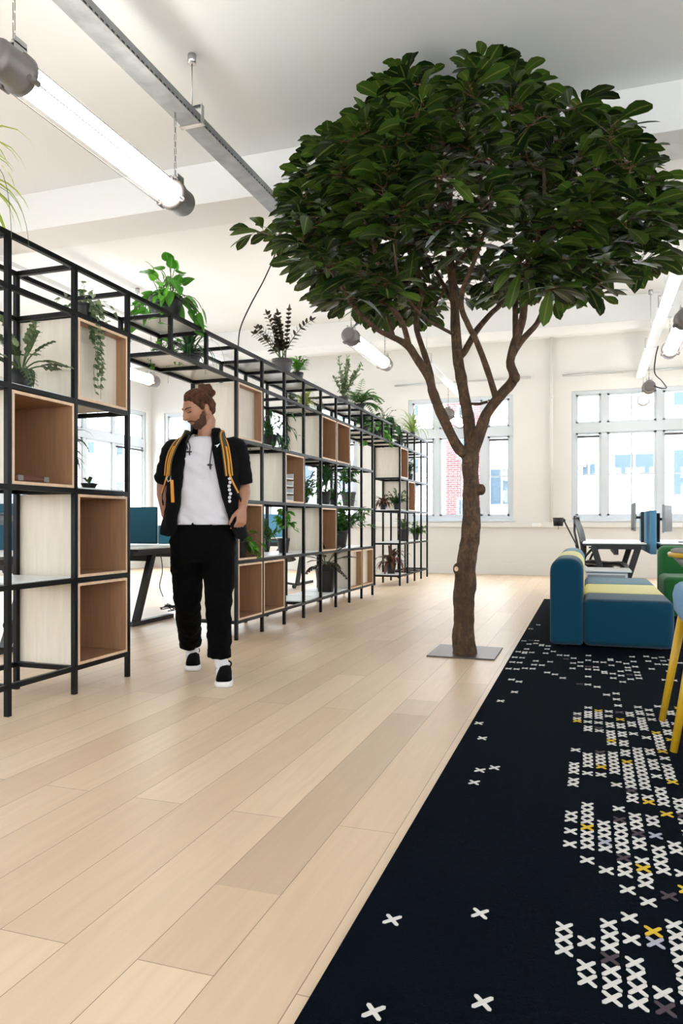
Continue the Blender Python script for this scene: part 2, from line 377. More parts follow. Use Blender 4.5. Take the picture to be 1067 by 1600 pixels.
def window(n, org, rz, wd=1.98):
    """local: x along the wall, y outward, z up; origin at the left end of the opening at floor level"""
    h0, h1 = SILL, WTOP; d0, d1 = .06, .12
    root = MB()
    root.box(-.0, wd, d0 - .02, d1 + .02, h0, h0 + .085).box(0, wd, d0 - .02, d1 + .02, h1 - .06, h1)
    root.box(.002, .07, d0 - .023, d1 + .023, h0+.002, h1-.002).box(wd - .07, wd-.002, d0 - .023, d1 + .023, h0+.002, h1-.002)
    root.box(.01, wd-.01, d0 - .026, d1 + .026, 2.57, 2.74)
    for a, b in ((.50, .60), (1.41, 1.51)): root.box(a, b, d0 - .016, d1 + .016, h0 + .01, h1 - .01)
    # sashes inside
    for a, b in ((.07, .50), (.60, 1.41), (1.51, wd - .07)):
        for z0, z1 in ((h0 + .085, 2.57), (2.74, h1 - .06)):
            t = .04
            root.box(a, a + t, d0, d1, z0, z1).box(b - t, b, d0, d1, z0, z1).box(a, b, d0, d1, z0, z0 + t * .8).box(a, b, d0, d1, z1 - t * .8, z1)
    root.box(.995, 1.018, d0 + .01, d1 - .01, h0, 2.57).box(.995, 1.018, d0 + .01, d1 - .01, 2.74, h1)
    root.box(.07, wd - .07, d0 + .015, d1 - .015, 1.812, 1.832)
    o = struct(root.build('window_%d' % n, M['winframe'])); o.location = org; o.rotation_euler = (0, 0, rz)
    g = MB().box(.07, wd - .07, .088, .094, h0 + .08, h1 - .05); g.build('glass_pane', M['glass'], o)
    s = MB().box(-.04, wd + .04, -.06, .06, SILL - .03, SILL + .012); s.build('window_sill', M['winframe'], o, bevel=.005)
    for a, b in ((.10, .47), (1.54, wd - .10)):
        bl = MB().tube([(a, .035, 2.50), (b, .035, 2.50)], .022, 10); bl.build('roller_blind', M['mesh'], o)
    return o
wi = 1
for a, b in far_open: window(wi, (a, YF, 0), 0, b - a); wi += 1; window_portal((a+b)/2, YF + .2, (SILL+WTOP)/2, b - a, WTOP - SILL, PI)
for a, b in side_open: window(wi, (XL, a, 0), PI / 2, b - a); wi += 1; window_portal(XL - .2, (a+b)/2, (SILL+WTOP)/2, b - a, WTOP - SILL, -PI/2)
for a, b in side_open[:5:2]: window(wi, (XR, b, 0), -PI / 2, b - a); wi += 1; window_portal(XR + .2, (a+b)/2, (SILL+WTOP)/2, b - a, WTOP - SILL, PI/2)
for a, b in rear_open: window(wi, (b, YB, 0), PI, b - a); wi += 1; window_portal((a+b)/2, YB - .2, (SILL+WTOP)/2, b - a, WTOP - SILL, 0)

# far wall fittings
struct(MB().box(XL, XR, YF - .035, YF, 0, .205).build('baseboard_far', M['wall'], bevel=.006))
struct(MB().box(XL, XL + .03, YB, YF - .04, 0, .15).build('baseboard_left', M['wall'], bevel=.006))
struct(MB().box(XR - .03, XR, YB, YF - .04, 0, .15).build('baseboard_right', M['wall'], bevel=.006))
struct(MB().box(XL + .04, XR - .04, YF - .065, YF, .875, .965).build('trim_4', M['wall'], bevel=.006))          # cable duct
for i, (x0, x1) in enumerate([(-3.55, -1.0), (-.45, 2.0), (2.4, 4.9)]):
    r = MB().tube([(x0, YF - .07, 3.60), (x1, YF - .07, 3.60)], .017, 10)
    for xx in (x0 + .1, (x0 + x1) / 2, x1 - .1): r.tube([(xx, YF, 3.60), (xx, YF - .07, 3.60)], .008, 6)
    struct(r.build('trim_%d' % (5 + i), M['steel']))                                                              # blind rail
p = MB().tube([(-.64, YF - .06, .97), (-.64, YF - .06, ZC)], .028, 12)
for z in (1.9, 3.2): p.lathe([(.036, z), (.036, z + .04)], (-.64, YF - .06, 0), 12)
struct(p.build('trim_8', M['wall']))
for i, x in enumerate((-.98, 1.35)):
    o = MB().box(x, x + .16, YF - .078, YF - .066, .885, .955)
    for k in range(2): o.lathe([(.022, -.082), (.022, -.079)], (x + .04 + k * .08, YF, .92), 12, axis='y')
    tag(o.build('power_socket', M['white']), ['white double power socket on the wall duct left of the heating pipe',
        'white double power socket on the cable duct below the right window'][i], 'power socket')

# ------------------------------------------------------------------ outside
struct(MB().box(-60, 60, YF + WT, 60, -4.2, -4.0).build('ground_outside', M['street']))
def facade(name, x0, x1, y, z0, z1, m, wins, lab, depth=4, winmat='extglass'):
    t = empty(name, ((x0+x1)/2, y + depth/2, z0), 0, lab, 'building')
    def loc(mb, nm, mt): 
        o = mb.build(nm, mt, t); o.location = (-(x0+x1)/2, -(y + depth/2), -z0); return o
    loc(MB().box(x0, x1, y, y + depth, z0, z1), 'facade_wall', m)
    for (a, b, c1, c2) in wins:
        fr = MB().box(a - .08, b + .08, y - .05, y - .005, c1 - .08, c2 + .08); fo = fr.build('window', M['white'], t)
        fo.location = (-(x0+x1)/2, -(y + depth/2), -z0)
        g = MB().box(a, (a+b)/2 - .03, y - .08, y - .052, c1, c2).box((a+b)/2 + .03, b, y - .08, y - .052, c1, c2); g.build('pane', M[winmat], fo)
    return t
facade('apartment_building', -14, -5.5, 30, -4, 8, M['fac'], [(x, x + 1.2, z, z + 1.7) for z in (-1.6, 1.9, 5.4) for x in (-12.5, -10.2, -7.9)], 'pale building across the street at the far left window')
facade('brick_building', -5.5, -4.05, 29.6, -4, 8, M['brick'], [(-4.95, -4.45, -.3, 1.9), (-4.95, -4.45, 3.6, 5.6)], 'narrow red brick house front across the street just left of the tree trunk')
facade('apartment_building', -4.05, -1.2, 30, -4, 6.4, M['fac'], [(-3.75, -2.85, 1.7, 3.1), (-3.75, -2.85, -1.6, .2)], 'pale rendered building across the street just right of the tree trunk')
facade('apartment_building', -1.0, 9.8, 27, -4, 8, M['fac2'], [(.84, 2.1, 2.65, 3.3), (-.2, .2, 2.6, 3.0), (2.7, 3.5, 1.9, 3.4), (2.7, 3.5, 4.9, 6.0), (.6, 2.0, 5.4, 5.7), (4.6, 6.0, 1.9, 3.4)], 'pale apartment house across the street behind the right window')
for i, (x, z) in enumerate([(-.55, 5.6), (-.65, 2.9), (3.9, 2.9)]):
    o = MB().box(x, x + .55, 26.65, 26.98, z, z + .5).lathe([(.2, 26.6), (.2, 26.64)], (x + .27, 0, z + .25), 16, axis='y')
    tag(o.build('air_conditioner_unit', M['white']), ['white outdoor cooling unit seen in the upper left sash of the right window', 'white outdoor cooling unit seen in the lower left sash of the right window', 'white outdoor cooling unit on the house front at the right frame edge'][i], 'cooling unit')
b = MB().box(2.2, 5.5, 25.9, 26.9, -.2, 0)
for k in range(25): b.box(2.2 + k * .135, 2.22 + k * .135, 25.92, 25.94, 0, .9)
b.box(2.2, 5.5, 25.9, 25.96, .9, .95); tag(b.build('balcony', M['white']), 'white balcony with railing on the house behind the right window', 'balcony')
facade('office_building', -34, -14, 46, -4, 9, M['fac'], [(x, x + 1.3, z, z + 1.7) for z in (-1.5, 2.0, 5.2) for x in (-31, -28, -25, -22, -19)], 'pale office block seen far off through the shelves')
lf = MB().box(-30, -26, -10, 44, -4, 8.5)
t = empty('long_building', (-28, 17, -4), 0, 'long pale house with blue-grey windows seen through the left side windows in the shelf passage', 'building')
o = MB().box(-30, -26, -10, 44, -4, 8.5).build('facade_wall', M['fac'], t); o.location = (28, -17, 4)
for y in [v * 2.6 - 6 for v in range(19)]:
    for z in (-1.6, 1.6, 4.8):
        fo = MB().box(-25.99, -25.94, y, y + 1.3, z - .08, z + 1.78).build('window', M['white'], t); fo.location = (28, -17, 4)
        MB().box(-25.93, -25.90, y + .1, y + .6, z, z + 1.7).box(-25.93, -25.90, y + .7, y + 1.2, z, z + 1.7).build('pane', M['extglass'], fo)
struct(MB().box(-60, XL - WT, -20, YF + WT, -4.2, -4.0).build('ground_outside_left', M['street']))
RUG = {-11:"63 70 89 103",
-10:"37 66 71 75 80 91 106",
-9:"-1 32 47 59 66 71 75 79 80 83 88 92D 112",
-8:"-8 20 23 52 58 67 80 89 92",
-7:"24 67 70 73 87 88",
-6:"70 80 84 87",
-5:"1 65 73 82",
-4:"-6 64 79",
-3:"62 76D 79",
-2:"69 73 77",
-1:"-1 0 1 11 13 15 16 22 23 25 26 27 31 41Y 42 43D 44 59D 71 74",
0:"-3 -2 0 9 11 12 13 14Y 15 16 17 18 25 27 28 29 30 38 39 41 43 44 45 47 59 64 69 71D 76 80",
1:"-4 -3 -2 -1D 0 1 2 8 11 12G 13 14 15 25 27Y 28 29 30 31D 38 39D 41 43 44 45 46Y 58 69 71 75",
2:"-4 -3 -2 -1 1 3 6 8 9 10D 11 12 13 14 15 16D 18 23 26 27 28 29 30 31 34 35Y 36 37 38 40 41 44 46 54 67 68 75",
3:"-4D -3 1G 2Y 5 7 8 9Y 10 12 13 14D 15 16 17 20 21 22D 23 24 25 26 27 28 29Y 31 32 34 35 37 38 40 41 43Y 46D 49 52 55 64 67 73 77 78",
4:"-3 -2 -1 0 1 2 3 6D 9 10 11 12 14G 16 17 20Y 21 23 24 25 26 27 28 29 30 31 32 33 38 41 42 45 46 62 66 69 76",
5:"7Y 9 12 13 18Y 20 21 22 23 26 28 29 30 32 33 37 40 41 42 43 44 46 47 49 64 67D 70 72 75",
6:"14 15 17 18D 19 20 21 25Y 26 27 28 29 31 33Y 34 35 36 37 38 39Y 44 46 48 65 67 69 73 77 81",
7:"37Y 39 40 42 43 44 50",
8:"43 47 48 72 78 82",
9:"50Y 65 76 81",
10:"65 71 76 79 82",
11:"80",
12:"78"}

# ------------------------------------------------------------------ lamps and trays
def make_lamp(label, x, z, y0, y1, tray_z, grp='tubular industrial lamps hung in rows', first=None):
    L_ = y1 - y0
    t = empty('tube_lamp', (x, (y0 + y1) / 2, z), 0, label, 'ceiling lamp')
    h = L_ / 2; r = .095
    for s in (-1, 1):
        cap = MB().lathe([(r*.55, -s*0.0 + s*h), (r*.86, s*(h - .012)), (r*.95, s*(h - .03)), (r*.95, s*(h - .15)), (r*1.08, s*(h - .155)), (r*1.08, s*(h - .195)), (r*.9, s*(h - .2))][::s], (0,0,0), 28, axis='y')
        co = cap.build('end_cap', M['grey'], t)
        for k in range(3):
            nt = MB()
            a = PI/2 + k * 2*PI/3
            px_, pz_ = math.cos(a) * r * 1.12, math.sin(a) * r * 1.12
            nt.tube([(px_, s*(h - .205), pz_), (px_, s*(h - .14), pz_)], .016, 10)
            nt.build('bolt', M['grey'], co)
        br = MB().box(-.045, .045, s*(h-.14) - .04, s*(h-.14) + .04, r + .012, r + .02).box(-.045, -.037, s*(h-.14)-.04, s*(h-.14)+.04, r - .02, r + .045).box(.037, .045, s*(h-.14)-.04, s*(h-.14)+.04, r - .02, r + .045)
        br.lathe([(.012, r+.02), (.012, r+.055)], (0, s*(h-.14), 0), 8)
        br.build('bracket', M['steel'], t)
        top = tray_z - z
        ch = MB(); n = max(3, int((top - r - .05) / .045))
        for k in range(n):
            zz = r + .05 + (top - r - .05) * k / n; z2 = r + .05 + (top - r - .05) * (k + .86) / n
            dx = .006 if k % 2 else 0; dy = 0 if k % 2 else .006
            ch.tube([(dx, s*(h-.14)+dy, zz), (dx, s*(h-.14)+dy, z2)], .0022, 5).tube([(-dx, s*(h-.14)-dy, zz), (-dx, s*(h-.14)-dy, z2)], .0022, 5)
        ch.build('chain', M['dsteel'], t)
    MB().tube([(0, -(h-.19), 0), (0, h-.19, 0)], r*.80, 24).build('glass_tube', M['tube'], t)
    for k in range(3):
        a = PI/2 + k * 2*PI/3
        MB().tube([(math.cos(a)*r*1.12, -(h-.18), math.sin(a)*r*1.12), (math.cos(a)*r*1.12, h-.18, math.sin(a)*r*1.12)], .0035, 6).build('guard_rod', M['dsteel'], t)
    return t
make_lamp('large grey-capped glowing tube lamp at top left, nearest lamp above the shelving', -2.70, 3.20, 2.80, 4.58, 3.79)
make_lamp('glowing tube lamp hanging left of the tree above the far shelving', -2.72, 3.20, 8.32, 10.15, 3.79)
make_lamp('small distant tube lamp seen behind the tree trunk near the far window', -2.23, 2.78, 12.1, 13.6, 3.28)
make_lamp('tube lamp under the white tray at the right edge of the frame', .93, 3.05, 8.15, 9.86, 3.47)
make_lamp('small distant tube lamp with round cap before the right window', .88, 3.05, 12.15, 13.7, 3.47)
make_lamp('tube lamp behind the shelving, seen through the passage beside the man', -6.1, 3.05, 7.8, 9.5, 3.79)

def tray(x, z, segs, w_, h_, m, label):
    t = empty('cable_tray', (x, segs[0][0], z), 0, label, 'cable tray')
    y0 = segs[0][0]
    for a, b in segs:
        a -= y0; b -= y0
        MB().box(-w_/2, w_/2, a, b, 0, .003).box(-w_/2, -w_/2 + .003, a, b, .003, h_).box(w_/2 - .003, w_/2, a, b, .003, h_).box(-w_/2, -w_/2+.012, a, b, h_, h_+.002).box(w_/2-.012, w_/2, a, b, h_, h_+.002).build('tray_channel', m, t)
    for a, b in segs:
        for yy in (a - y0 + .02,):
            if a < -1: continue
            u = MB().box(-w_/2 - .02, w_/2 + .02, yy - .02, yy + .02, -.006, -.001)
            u.box(w_/2 + .004, w_/2 + .012, yy - .02, yy + .02, -.006, .13).box(-w_/2 - .012, -w_/2 - .004, yy - .02, yy + .02, -.006, .13).box(-w_/2 - .012, w_/2 + .012, yy - .02, yy + .02, .13, .136)
            u.build('support_bracket', M['steel'], t)
            MB().tube([(0, yy, .13), (0, yy, ZC - z)], .005, 6).lathe([(.03, ZC - z - .07), (.03, ZC - z - .002)], (0, yy, 0), 8).build('hanger_rod', M['steel'], t)
    return t
tray(-2.685, 3.79, [(-3.5, .9), (.9, 4.62), (4.62, 6.42)], .15, .06, M['tray'], 'galvanised perforated cable tray running across the ceiling at upper left')
tray(-2.23, 3.28, [(10.5, 13.7)], .12, .05, M['white'], 'white cable tray above the far shelving behind the tree crown')
tray(.84, 3.47, [(6.8, 9.3), (9.3, 11.4), (11.4, 13.8)], .13, .06, M['white'], 'white cable tray at the upper right towards the right window')
tray(-6.1, 3.79, [(4.0, 9.0), (9.0, 13.0)], .13, .05, M['white'], 'white cable tray over the desks behind the shelving')

o = MB().box(-2.60, -2.52, 6.18, 6.34, 3.80, 3.91); tag(o.build('junction_box', M['dsteel'], bevel=.008), 'small dark junction box on the end of the galvanised tray by the leaves', 'junction box')
def cable(name, pts, r, m, lab):
    P = [Vector(p) for p in pts]; out = []
    for i in range(len(P) - 1):
        p0 = P[max(i-1,0)]; p1 = P[i]; p2 = P[i+1]; p3 = P[min(i+2, len(P)-1)]
        for k in range(8):
            t = k / 8; out.append(.5*((2*p1)+(-p0+p2)*t+(2*p0-5*p1+4*p2-p3)*t*t+(-p0+3*p1-3*p2+p3)*t**3))
    out.append(P[-1])
    return tag(MB().tube(out, r, 6).build(name, m), lab, 'cable')
cable('power_cable', [(-2.70, 6.30, 3.79), (-2.69, 6.22, 3.62), (-2.67, 6.08, 3.38), (-2.67, 5.85, 3.08), (-2.70, 5.62, 2.78), (-2.72, 5.48, 2.56), (-2.72, 5.44, 2.405)], .006, M['cable'], 'thin black cable drooping from the tray end down to the shelving top')
cable('lamp_cable', [(.93, 11.3, 3.46), (.90, 11.35, 3.32), (.90, 11.5, 3.12), (1.02, 11.8, 3.05), (1.10, 12.0, 2.98), (1.04, 12.14, 3.00), (.93, 12.16, 3.05)], .009, M['cable'], 'curled grey cable feeding the small distant lamp before the right window')

# ------------------------------------------------------------------ rug
RX0, RX1, RY0, RY1 = -.527, 3.9, -.6, 9.48
rug = MB().box(RX0, RX1, RY0, RY1, .001, .012).build('rug', M['rug'])
tag(rug, 'large dark navy rug scattered with small stitched crosses in white and yellow', 'rug')
random.seed(3)
allx = {}
for i, s_ in RUG.items():
    for tok in s_.split():
        c0 = tok[-1] if tok[-1] in 'YGD' else 'W'
        allx[(i, int(tok.rstrip('YGD')))] = c0
for i in range(10, 78):                                    # the pattern goes on to the right
    for j in range(-46, 120):
        if (i, j) in allx: continue
        Y = 1.744 + j * .0472; X = -.0045 + i * .0487
        if 533.5 + 1150*(X*CT + Y*ST)/(-X*ST + Y*CT + 1e-6) < 1075 and Y > .2: continue
        d = noise.noise(Vector((X * 1.6, Y * 2.2, 3.1)))
        if d > .02 and random.random() < .55:
            allx[(i, j)] = random.choice('WWWWWWWYDG')
mbs = {k: MB() for k in 'WYGD'}
for (i, j), col in sorted(allx.items()):
    X = -.0045 + i * .0487 + random.uniform(-.0015, .0015); Y = 1.744 + j * .0472 + random.uniform(-.0015, .0015)
    if not (RX0 + .03 < X < RX1 - .03): continue
    hx, hy = .0158, .0180; z = .0135; mb = mbs[col]
    for s in (-1, 1):
        d = Vector((hx * 2, s * hy * 2, 0)).normalized(); n = Vector((-d.y, d.x, 0)) * .0046
        p = Vector((X - hx, Y - s * hy, 0)); q = Vector((X + hx, Y + s * hy, 0))
        ring = [p - n, p - d * .004, p + n, (p + q) / 2 + n * 1.1, q + n, q + d * .004, q - n, (p + q) / 2 - n * 1.1]
        b0 = len(mb.v)
        for r_ in ring: mb.v.append((r_.x, r_.y, .0115))
        for r_ in ring: mb.v.append((r_.x, r_.y, z + (.0008 if s > 0 else 0)))
        mb.face([b0 + 8 + k for k in (7,6,5,4,3,2,1,0)]) 
        for k in range(8): mb.face((b0 + k, b0 + 8 + k, b0 + 8 + (k + 1) % 8, b0 + (k + 1) % 8))
for k, nm, mt in (('W','white_cross_stitching','xw'), ('Y','yellow_cross_stitching','xy'), ('G','grey_cross_stitching','xg'), ('D','mauve_cross_stitching','xd')):
    if mbs[k].v:
        o = mbs[k].build(nm, M[mt], rug); o['kind'] = 'stuff'

# ------------------------------------------------------------------ shelving
SX0, SX1, SY, CW = -3.12, -2.72, 2.92, .497      # back, front, first post, bay width
LV = [.145, .635, 1.135, 1.635, 2.125, 2.385]    # rail heights
ps = .027
def py_(k): return SY + CW * k
sh = empty('shelving_frame', (-2.92, SY + CW * 9, 0), 0, 'long open black steel grid shelving with two walk-through gaps along the left', 'shelving')
off = Vector(sh.location)
def sp(mb, nm, mt=None, **kw):
    o = mb.build(nm, mt or M['metal'], sh, **kw); o.location = -off; return o
for k in range(-3, 21):
    y = py_(k); full = k <= 2 or 5 <= k <= 13 or k >= 16
    mb = MB(); z0 = 0.0 if full else LV[4] - ps/2
    for x in (SX0, SX1): mb.box(x - ps/2, x + ps/2, y - ps/2, y + ps/2, z0, LV[5] + ps/2)
    for z in (LV if full else LV[4:]): mb.box(SX0 + ps/2, SX1 - ps/2, y - ps/2, y + ps/2, z - ps/2, z + ps/2)
    sp(mb, 'upright_frame', bevel=.0015)
for seg in ((-3, 2), (5, 13), (16, 20)):
    for x in (SX0, SX1):
        for z in LV[:4]:
            mb = MB()
            for k in range(*seg): mb.box(x - ps/2, x + ps/2, py_(k) + ps/2, py_(k+1) - ps/2, z - ps/2, z + ps/2)
            sp(mb, 'rail', bevel=.0015)
for x in (SX0, SX1):
    for z in LV[4:]:
        mb = MB()
        for k in range(-3, 20): mb.box(x - ps/2, x + ps/2, py_(k) + ps/2, py_(k+1) - ps/2, z - ps/2, z + ps/2)
        sp(mb, 'rail', bevel=.0015)
def shelf_board(k0, k1, lv, m='board'):
    z = LV[lv] + ps/2
    sp(MB().box(SX0 - ps/2 + .002, SX1 - ps/2 - .002, py_(k0) + ps/2, py_(k1) - ps/2, z + .0005, z + .010), 'shelf_board', M[m])
BOARDS = [(-2,-1,4),(3,4,5),(0,1,3),(-1,0,3),(1,2,2),(0,1,1),(1,2,4),(3,5,4),(6,7,5),(7,9,5),(6,8,3),(8,10,4),(11,14,5),(8,12,2),(6,9,1),(8,11,0),(10,13,1),(12,16,4),(15,16,5),(18,20,5),
          (16,17,2),(16,20,1),(16,17,0),(17,19,4),(18,20,2),(18,20,3),(-1,0,5),(6,7,1)]
done = set()
for a, b_, lv in BOARDS:
    for k in range(a, b_):
        if (k, lv) in done: continue
        done.add((k, lv)); shelf_board(k, k + 1, lv)

BOX = [ # column, row, closed front?, label
 (0, 2, 0, 'open oak box holding a brown case in the nearest bay at left'),
 (1, 3, 1, 'pale oak box with closed back facing out, behind the hanging string plant'),
 (1, 1, 0, "open oak box beside the passage at the man's right, upper of two stacked"),
 (1, 0, 0, 'open oak box beside the passage at the left, lowest of two stacked'),
 (-2, 1, 0, 'open oak box beyond the left edge of the frame, middle row'),
 (5, 3, 1, 'pale box with closed back right behind the man, top row'),
 (7, 2, 0, 'open oak box holding a stack of white paper trays'),
 (9, 3, 0, "left one of two adjoining open oak boxes in the middle shelving's top row"),
 (10, 3, 0, "right one of two adjoining open oak boxes in the middle shelving's top row"),
 (5, 1, 0, 'open oak box beside the hand of the man, with a trailing plant'),
 (5, 0, 0, 'open oak box on the bottom row at the near end of the middle shelving'),
 (6, 0, 0, 'second open oak box on the bottom row of the middle shelving'),
 (9, 1, 0, 'single open oak box above the big dark pot in the middle shelving'),
 (11, 0, 1, 'closed oak box in the bottom row, nearer of the closed pair beside the second gap'),
 (12, 0, 1, 'closed oak box in the bottom row, farther of the closed pair beside the second gap'),
 (16, 3, 0, 'open oak box in the top row at the near end of the farthest shelving'),
 (17, 2, 0, 'open oak box in the farthest shelving behind the two small bromeliads'),
]
for k, row, closed, lab in BOX:
    y0, y1 = py_(k) + ps/2 + .004, py_(k+1) - ps/2 - .004; z0, z1 = LV[row] + ps/2 + .001, LV[row+1] - ps/2 - .004
    if (k, row) in done: z0 += .010
    x0, x1 = SX0 + .006, SX1 + .012; t = .016
    bx_ = empty('wooden_box', ((x0+x1)/2, (y0+y1)/2, z0), 0, lab, 'box', 'wooden boxes in the shelving')
    W, D, H = (x1-x0)/2, (y1-y0)/2, z1 - z0
    # faces: bottom, top, -y, +x, +y, -x   materials: 0 pale, 1 oak, 2 edge
    sd = MB().box(-W, W, -D, -D + t, 0, H, [0,0,0,2,1,2]).box(-W, W, D - t, D, 0, H, [0,0,1,2,0,2])
    sd.box(-W, W, -D + t, D - t, 0, t, [0,1,0,2,0,2]).box(-W, W, -D + t, D - t, H - t, H, [1,0,0,2,0,2])
    sd.build('box_shell', [M['pale'], M['oak'], M['edge']], bx_)
    xb = W - .07 if closed else -W + .012
    MB().box(xb - .010, xb, -D + t, D - t, t, H - t, [0,0,0,0 if closed else 1,0,0]).build('back_panel', [M['pale'], M['oak']], bx_)

o = empty('leather_case', (-2.80, py_(0) + .14, LV[2] + .031), .0, 'flat brown leather case lying in the nearest open oak box', 'case')
MB().box(-.10, .10, -.10, .13, 0, .034).build('case_body', M['brown'], o, bevel=.012)
for ya, yb in ((-.095, -.06), (.09, .125)): MB().box(.101, .104, ya, yb, 0.004, .03).build('metal_corner', M['grey'], o)
o = empty('paper_tray_stack', (-2.86, py_(7) + .12, LV[2] + .031), 0, 'stack of white paper trays in the open oak box of the middle shelving', 'paper trays')
for z in range(4): MB().box(-.12, .14, -.08, .11, z * .07, z * .07 + .008).box(-.12, .14, -.08, -.074, z*.07, z*.07 + .055).box(-.12, .14, .104, .11, z*.07, z*.07+.055).box(-.12, -.114, -.074, .104, z*.07, z*.07+.055).build('tray', M['white'], o)

# ------------------------------------------------------------------ plants
def LB():
    mb = MB(); mb.a = []; return mb
SHP = {'ob': [(0,.10),(.2,.45),(.45,.85),(.68,1),(.88,.72),(1,.05)],        # obovate
       'ov': [(0,.15),(.2,.8),(.4,1),(.65,.8),(.85,.45),(1,.03)],            # ovate
       'st': [(0,.7),(.2,1),(.45,.95),(.7,.7),(.88,.4),(1,.04)],             # strap
       'ht': [(0,.65),(.12,1),(.35,1),(.6,.75),(.82,.4),(1,.03)]}            # heart
def leaf(mb, base, d, up, L_, W_, droop=.25, shp='ob', fold=.18, rnd=None, twist=0):
    base = Vector(base); d = Vector(d).normalized(); up = Vector(up)
    s_ = d.cross(up)
    if s_.length < .05: s_ = d.cross(Vector((1, .2, 0)))
    s_.normalize(); n = s_.cross(d).normalized()
    if twist: 
        q = Matrix.Rotation(twist, 3, d); s_ = q @ s_; n = q @ n
    if rnd is None: rnd = random.random()
    b = len(mb.v); ss = SHP[shp]
    for (t, w_) in ss:
        c = base + d * (L_ * t) + Vector((0, 0, -droop * L_ * t * t))
        hw = W_ * w_ / 2
        e = n * (hw * fold)
        mb.v += [tuple(c - s_ * hw + e), tuple(c), tuple(c + s_ * hw + e)]
        mb.a += [(t, 1, rnd), (t, 0, rnd), (t, 1, rnd)]
    for i in range(len(ss) - 1):
        for k in (0, 1):
            mb.face((b + i*3 + k, b + i*3 + k + 1, b + i*3 + k + 4, b + i*3 + k + 3), 0, True)
def ribbon(mb, pts, wd, up=(0,0,1), rnd=None, fold=.25, prof=None):
    if rnd is None: rnd = random.random()
    b = len(mb.v); n = len(pts)
    for i, p in enumerate(pts):
        d = (pts[min(i+1, n-1)] - pts[max(i-1, 0)]).normalized(); s_ = d.cross(Vector(up))
        if s_.length < .05: s_ = d.cross(Vector((1,0,0)))
        s_.normalize(); nn = s_.cross(d); t = i / (n - 1)
        w_ = wd/2 * (prof(t) if prof else (min(1, .6 + t*2) * (1 - t**2.2) + .03))
        mb.v += [tuple(p - s_*w_ + nn*w_*fold), tuple(p), tuple(p + s_*w_ + nn*w_*fold)]
        mb.a += [(t,1,rnd),(t,0,rnd),(t,1,rnd)]
    for i in range(n - 1):
        for k in (0,1): mb.face((b+i*3+k, b+i*3+k+1, b+i*3+k+4, b+i*3+k+3), 0, True)
def arc(base, az, el, L_, g, n=8):
    """an arching stem: start direction (azimuth, elevation), gravity g"""
    p = Vector(base); d = Vector((math.cos(az)*math.cos(el), math.sin(az)*math.cos(el), math.sin(el))); out = [p.copy()]
    for i in range(n):
        d = (d + Vector((0,0,-g / n * (i + 1) / n * 2))).normalized(); p = p + d * (L_ / n); out.append(p.copy())
    return out
def wob(v, a): return Vector(v) + Vector([random.uniform(-a, a) for _ in range(3)])
U = random.uniform

